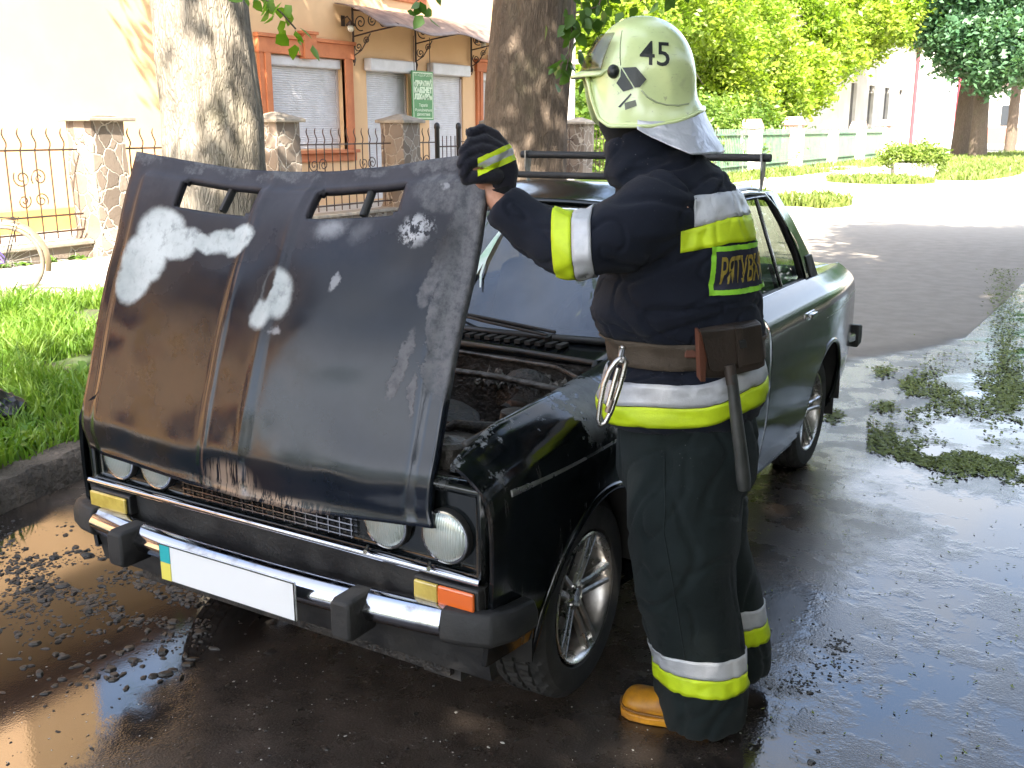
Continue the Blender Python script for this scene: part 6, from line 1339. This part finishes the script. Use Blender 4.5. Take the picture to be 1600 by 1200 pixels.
hpoly([(973, 106), (994, 105), (1010, 124), (1000, 136), (992, 137)], m_blkp, 'side_badge'); hpoly([(971, 107), (990, 138), (974, 143), (964, 130), (970, 120)], m_blkp, 'side_badge')
mb = MB(); c = hproj(959.5, 112, .004); mb.sphere(c, (.0145, .0145, .0165), 12); mb.build('visor_knob', m_blkp, hl, 180)
hpoly([(966, 167), (985.5, 146), (987, 148), (969, 168)], m_blkp, 'maker_triangle', .0012, False); hpoly([(976, 161), (993, 156), (995, 165), (977, 172)], mat('badge grey', (.16, .17, .12), .5), 'maker_plate', .0012, False)
mb = MB(); mb.tube([hproj(u, v, .0005) for u, v in [(972, 48), (970, 60), (969, 75), (969, 90), (970, 102)]], .0014, 5); mb.tube([hproj(u, v, .0) for u, v in [(1002, 141), (1012, 152), (1026, 160), (1042, 164), (1060, 165), (1076, 162)]], .0022, 5); mb.build('shell_groove', mat('groove', (.38, .42, .24), .5), hl, 180)
# silver neck curtain
m_silv = mat('aluminised fabric', (.62, .62, .66), .34, (.50, .50, .55), 9, metal=.35, bump=.6, bscale=18, bdist=.012, rough2=.5)
def cape(a, b):
    ph = lerp(R(-195), R(-70), a); ph = lerp(R(82), R(278), a); top = helm((ph+PI)/(2*PI) if ph < PI else (ph-PI)/(2*PI), .97)
    dx = -math.cos(ph); dy = math.sin(ph); r = lerp(1, 1.0, b)
    L = interp(math.degrees(ph), [82, 110, 150, 200, 240, 262, 278], [.06, .09, .12, .125, .10, .055, .03])
    out = interp(math.degrees(ph), [82, 150, 200, 240, 278], [.0, .05, .06, .055, .012])
    w = .006*math.sin(ph*6.5)*b + .004*noise.noise((a*9, b*4, 2))
    return top + (E1*dx + E2*dy)*(out*b + w - .008*(1-b)) + Vector((0, 0, -L*b + .01))
mb = MB(); mb.grid(cape, 80, 20); mb.build('neck_curtain', m_silv, hl, 180, solid=.002)
mb = MB(); rr = []
for z, q, o in ((1.685, .88, .018), (1.665, .98, .012), (1.645, 1.0, .008), (1.62, .96, .008), (1.59, .88, .015), (1.55, .8, .02)): rr.append([S(-.222 + o + .112*q*math.cos(t), .088*q*math.sin(t), z - .02*math.cos(t)) for t in [2*PI*k/28 for k in range(28)]])
mb.loft(rr); mb.build('balaclava', m_cloth('black knit hood', (.008, .008, .009), (.013, .013, .015)), fire, 180)
# belt
m_belt = mat('olive brown webbing belt', (.085, .062, .042), .8, (.06, .043, .028), 10, bump=.5, bscale=220); m_lea = mat('dark brown leather', (.024, .017, .013), .45, (.045, .030, .022), 9, bump=.4, bscale=90, rough2=.65); m_steel = mat('polished steel', (.55, .54, .52), .18, (.4, .38, .36), 14, metal=1, rough2=.35); m_lr = mat('red brown leather', (.13, .045, .025), .6)
def beltz(lo): return lambda a: lo + .006*math.cos(a*2*PI)
belt = band('belt', m_belt, lambda t: S(-.083, 0, t), Z, (0, 2*PI), beltz(1.056), beltz(1.124), E1, E2, fire, jb_, off=.008, n=100)
belt.modifiers['s'].thickness = .005
def bpt(u, v, off):
    h = jb_.ray_cast(CAM, ray(u, v), 10); return (h[0] if h[0] is not None else Q(u, v, -.18)) - E2*off
mb = MB()
for u, v in ((972, 541), (974, 556)): mb.sphere(bpt(u, v, .015), .008, 8)
mb.box((-.012, -.004, -.02), (.012, .004, .02), M=Matrix.Translation(bpt(973, 548, .012)) @ Matrix.Rotation(YAW, 4, 'Z')); mb.build('belt_stud', m_steel, belt, 60)
mb = MB(); mb.box((-.018, -.004, -.012), (.018, .004, .012), M=Matrix.Translation(bpt(1080, 550, .012)) @ Matrix.Rotation(YAW, 4, 'Z')); mb.build('belt_buckle', m_lr, belt, 0, bevel=.003)
# pouch
pc = thing('leather_pouch', 'dark leather flap pouch hanging on the back of the belt', 'pouch', bpt(1145, 550, .03))
def poly3(pts, off, th, m, nm, par, bev=.004):
    A = [bpt(u, v, 0) for u, v in pts]; cpl = Q(1120, 550, -.20)
    A = [Q(u, v, -.232 + .0012*(u-1094)) for u, v in pts]
    mb = MB(); B = [p + E2*th for p in A]; A = [p - E2*off for p in A]; n = len(A); mb.add(A + [p - E2*0 for p in B], [tuple(range(n)), tuple(range(2*n-1, n-1, -1))] + [(i, (i+1) % n, n+(i+1) % n, n+i) for i in range(n)]); return mb.build(nm, m, par, 0, bevel=bev, recalc=True)
poly3([(1096, 520), (1190, 503), (1197, 572), (1186, 578), (1130, 592), (1098, 592)], 0, .06, m_lea, 'pouch_body', pc, .008)
poly3([(1094, 517), (1150, 512), (1152, 566), (1150, 572), (1118, 582), (1110, 578)], .010, .004, m_lea, 'pouch_flap', pc, .003); poly3([(1158, 511), (1188, 505), (1194, 560), (1188, 566), (1160, 572)], .010, .004, m_lea, 'pouch_flap', pc, .003)
poly3([(1091, 518), (1096, 518), (1104, 560), (1102, 596), (1094, 596)], .004, .05, m_lr, 'side_gusset', pc, .002)
poly3([(1147, 511), (1158, 510), (1162, 568), (1152, 574)], .016, .010, m_lea, 'closing_strap', pc, .002); poly3([(1152, 530), (1163, 529), (1165, 541), (1154, 543)], .020, .016, m_blk, 'buckle', pc, .002)
# axe handle
ax = thing('axe_handle', 'dark worn axe handle hanging down from the belt holster', 'axe', Q(1155, 680, -.19))
mb = MB(); P = [Q(1143, 585, -.195), Q(1147, 620, -.20), Q(1152, 665, -.205), Q(1158, 710, -.205), Q(1162, 750, -.205), Q(1163, 764, -.205)]; mb.tube(P, [.017, .018, .020, .021, .0225, .019], 12, flat=.75); mb.build('handle', mat('worn black grip', (.028, .030, .028), .5, (.05, .05, .046), 20, bump=.3), ax, 60)
mb = MB(); mb.tube([Q(1139, 570, -.19), Q(1144, 600, -.197)], .019, 12, flat=.7); mb.build('holster_loop', m_lea, ax, 60)
# carabiner
cr = thing('carabiner', 'large steel carabiner hanging from the front belt stud', 'carabiner', Q(958, 600, -.17))
mb = MB(); K = [(972, 558), (978, 566), (975, 580), (968, 605), (956, 640), (946, 660), (938, 664), (935, 655), (938, 630), (944, 600), (952, 580), (962, 566), (972, 558)]
KP = []
for i in range(len(K)-1):
    for q in range(4): t = q/4; KP.append(Q(lerp(K[i][0], K[i+1][0], t), lerp(K[i][1], K[i+1][1], t), -.232 + .0012*abs(K[i][0]-955)*0))
KP.append(KP[0]); mb.tube(KP, .0065, 10); mb.build('ring', m_steel, cr, 180)
mb = MB(); mb.tube([Q(966, 575, -.232), Q(956, 612, -.236), Q(950, 634, -.236)], .0065, 10); mb.build('gate', m_steel, cr, 60); mb = MB(); mb.tube([Q(956, 624, -.236), Q(949, 644, -.235)], .0075, 10); mb.build('locking_sleeve', mat('oxidised steel', (.25, .2, .17), .4, metal=.8), cr, 60)
mb = MB(); mb.tube([Q(972, 548, -.215), Q(970, 556, -.228), Q(971, 566, -.234)], .007, 8); mb.build('hook_eye', m_steel, cr, 60)
# ------------------------------------------------------------------ debris, floating scum, rag
g = random.Random(77)
m_char = mat('charred flakes', (.010, .009, .008), .5, (.035, .03, .026), 30, bump=.5, bscale=200)
mb = MB()
def flake(x, y, s, z=.0, M2=None):
    n = g.randint(5, 7); an = g.uniform(0, 6.28); el = g.uniform(.35, 1)
    top = [(x + s*math.cos(an)*math.cos(2*PI*k/n)*q - s*el*math.sin(an)*math.sin(2*PI*k/n)*q, y + s*math.sin(an)*math.cos(2*PI*k/n)*q + s*el*math.cos(an)*math.sin(2*PI*k/n)*q) for k, q in ((k, g.uniform(.6, 1.15)) for k in range(n))]
    h = s*g.uniform(.12, .5); o = [(a, b, z + .0005) for a, b in top] + [(lerp(x, a, .75), lerp(y, b, .75), z + h*g.uniform(.6, 1)) for a, b in top] + [(x, y, z + h*1.05)]
    mb.add(o, [(k, (k+1) % n, n+(k+1) % n, n+k) for k in range(n)] + [(n+k, n+(k+1) % n, 2*n) for k in range(n)])
def sc(u, v):
    p = onz(u, v); return p.x, p.y
for k in range(3600):
    u = g.uniform(-60, 330); v = g.gauss(912, 40) + (u-100)*.12
    if noise.noise((u*.012, v*.03, 1)) < -.1 + .25*(g.random()-.5): continue
    x, y = sc(u, v); flake(x, y, min(.028, g.expovariate(1/.0045) + .0025))
for k in range(420):
    x, y = sc(g.uniform(-40, 1300), g.uniform(940, 1200)); flake(x, y, min(.02, g.expovariate(1/.003) + .0018))
for k in range(70):
    u = g.gauss(160, 90); x, y = sc(u, 1035 + g.gauss(0, 30) - .1*(u-160)); flake(x, y, g.uniform(.009, .026))
for k in range(40):
    x, y = sc(g.gauss(640, 40), g.gauss(1035, 14)); flake(x, y, g.uniform(.004, .012))
tag(mb.build('burnt_flakes', m_char, None, 30), 'burnt flakes and grit scattered over the wet asphalt before the car', 'debris', None, 'stuff')
mb = MB()
for k in range(260):
    x, y = sc(g.uniform(0, 1300), g.uniform(1000, 1200)); flake(x, y, g.uniform(.0012, .0042))
for u, v in ((763, 1168), (785, 1161), (712, 1113), (365, 1065), (540, 1150)): x, y = sc(u, v); flake(x, y, .007)
tag(mb.build('pale_chips', mat('pale paint chips', (.42, .40, .36), .6), None, 30), 'tiny pale paint chips lying on the wet asphalt', 'debris', None, 'stuff')
mb = MB()
for k in range(13000):          # seeds and leaflets washed up along the puddle edge
    r = g.random()
    if r < .38: u, v = g.uniform(1415, 1640), g.gauss(612, 24)
    elif r < .72: u = g.uniform(1355, 1640); v = 672 + (u-1355)*.10 + g.gauss(14, 14) + (18 if u > 1400 else 0)
    elif r < .93: v = g.uniform(420, 640); u = 1572 + g.gauss(0, 13) + (v-540)*.05
    else: u, v = g.choice(((1380, 580), (1384, 636), (1300, 650), (1420, 600))); u += g.gauss(0, 9); v += g.gauss(0, 5)
    if r < .72 and noise.noise((u*.013, v*.035, 4)) < (-.16 if r < .38 else -.05) + .22*(g.random()-.5): continue
    p = onz(u, v, .003); s = g.uniform(.006, .022); a = g.uniform(0, 6.28); c, d = math.cos(a)*s, math.sin(a)*s; z = g.uniform(.002, .006); tl = g.uniform(0, .012)
    mb.add([(p.x-c, p.y-d, z), (p.x+d*.5, p.y-c*.5, z+tl*.5), (p.x+c, p.y+d, z+tl), (p.x-d*.5, p.y+c*.5, z)], [(0, 1, 2, 3)])
for k in range(260):
    x, y = sc(g.uniform(1180, 1600), g.uniform(640, 1190)); s = g.uniform(.003, .010); a = g.uniform(0, 6.28); mb.add([(x-s*math.cos(a), y-s*math.sin(a), .003), (x+s*.4*math.sin(a), y-s*.4*math.cos(a), .004), (x+s*math.cos(a), y+s*math.sin(a), .006), (x-s*.4*math.sin(a), y+s*.4*math.cos(a), .003)], [(0, 1, 2, 3)])
tag(mb.build('washed_up_seeds', mat('olive seeds and leaflets', (.13, .165, .03), .7, (.21, .25, .055), 40), None, 0), 'mats of olive green seeds and leaflets on the puddle at right', 'plant litter', None, 'stuff')
mb = MB()
for (u, v, ru, rv) in ((1295, 1040, 46, 30), (1240, 1070, 30, 14), (1310, 1010, 16, 16)):
    for k in range(90): x, y = sc(g.gauss(u, ru*.6), g.gauss(v, rv*.6)); flake(x, y, g.uniform(.0025, .008))
tag(mb.build('ripple_flakes', m_char, None, 30), 'dark flakes standing in for ripples in the puddle behind the heel', 'ripples', None, 'stuff')  # dark flakes imitate the dark ripples on the water
rg = thing('black_rag', 'crumpled black bag lying in the grass at the left edge', 'bag', onz(8, 640, .14))
c = onz(4, 640, .2); mb = MB(); mb.sphere(c, (.13, .10, .085), 22)
mb.v = [tuple(Vector(p) + (Vector(p)-c).normalized()*(.035*noise.noise(Vector(p)*14) + .02*noise.noise(Vector(p)*34))) for p in mb.v]
mb.build('bag_body', mat('black plastic film', (.012, .012, .014), .3), rg, 30)
mb = MB(); mb.tube([c + Vector((0, 0, .06)), c + Vector((.03, -.02, .11)), c + Vector((.07, -.05, .10))], [.03, .015, .03], 10); mb.build('knot', m_blk, rg, 60)
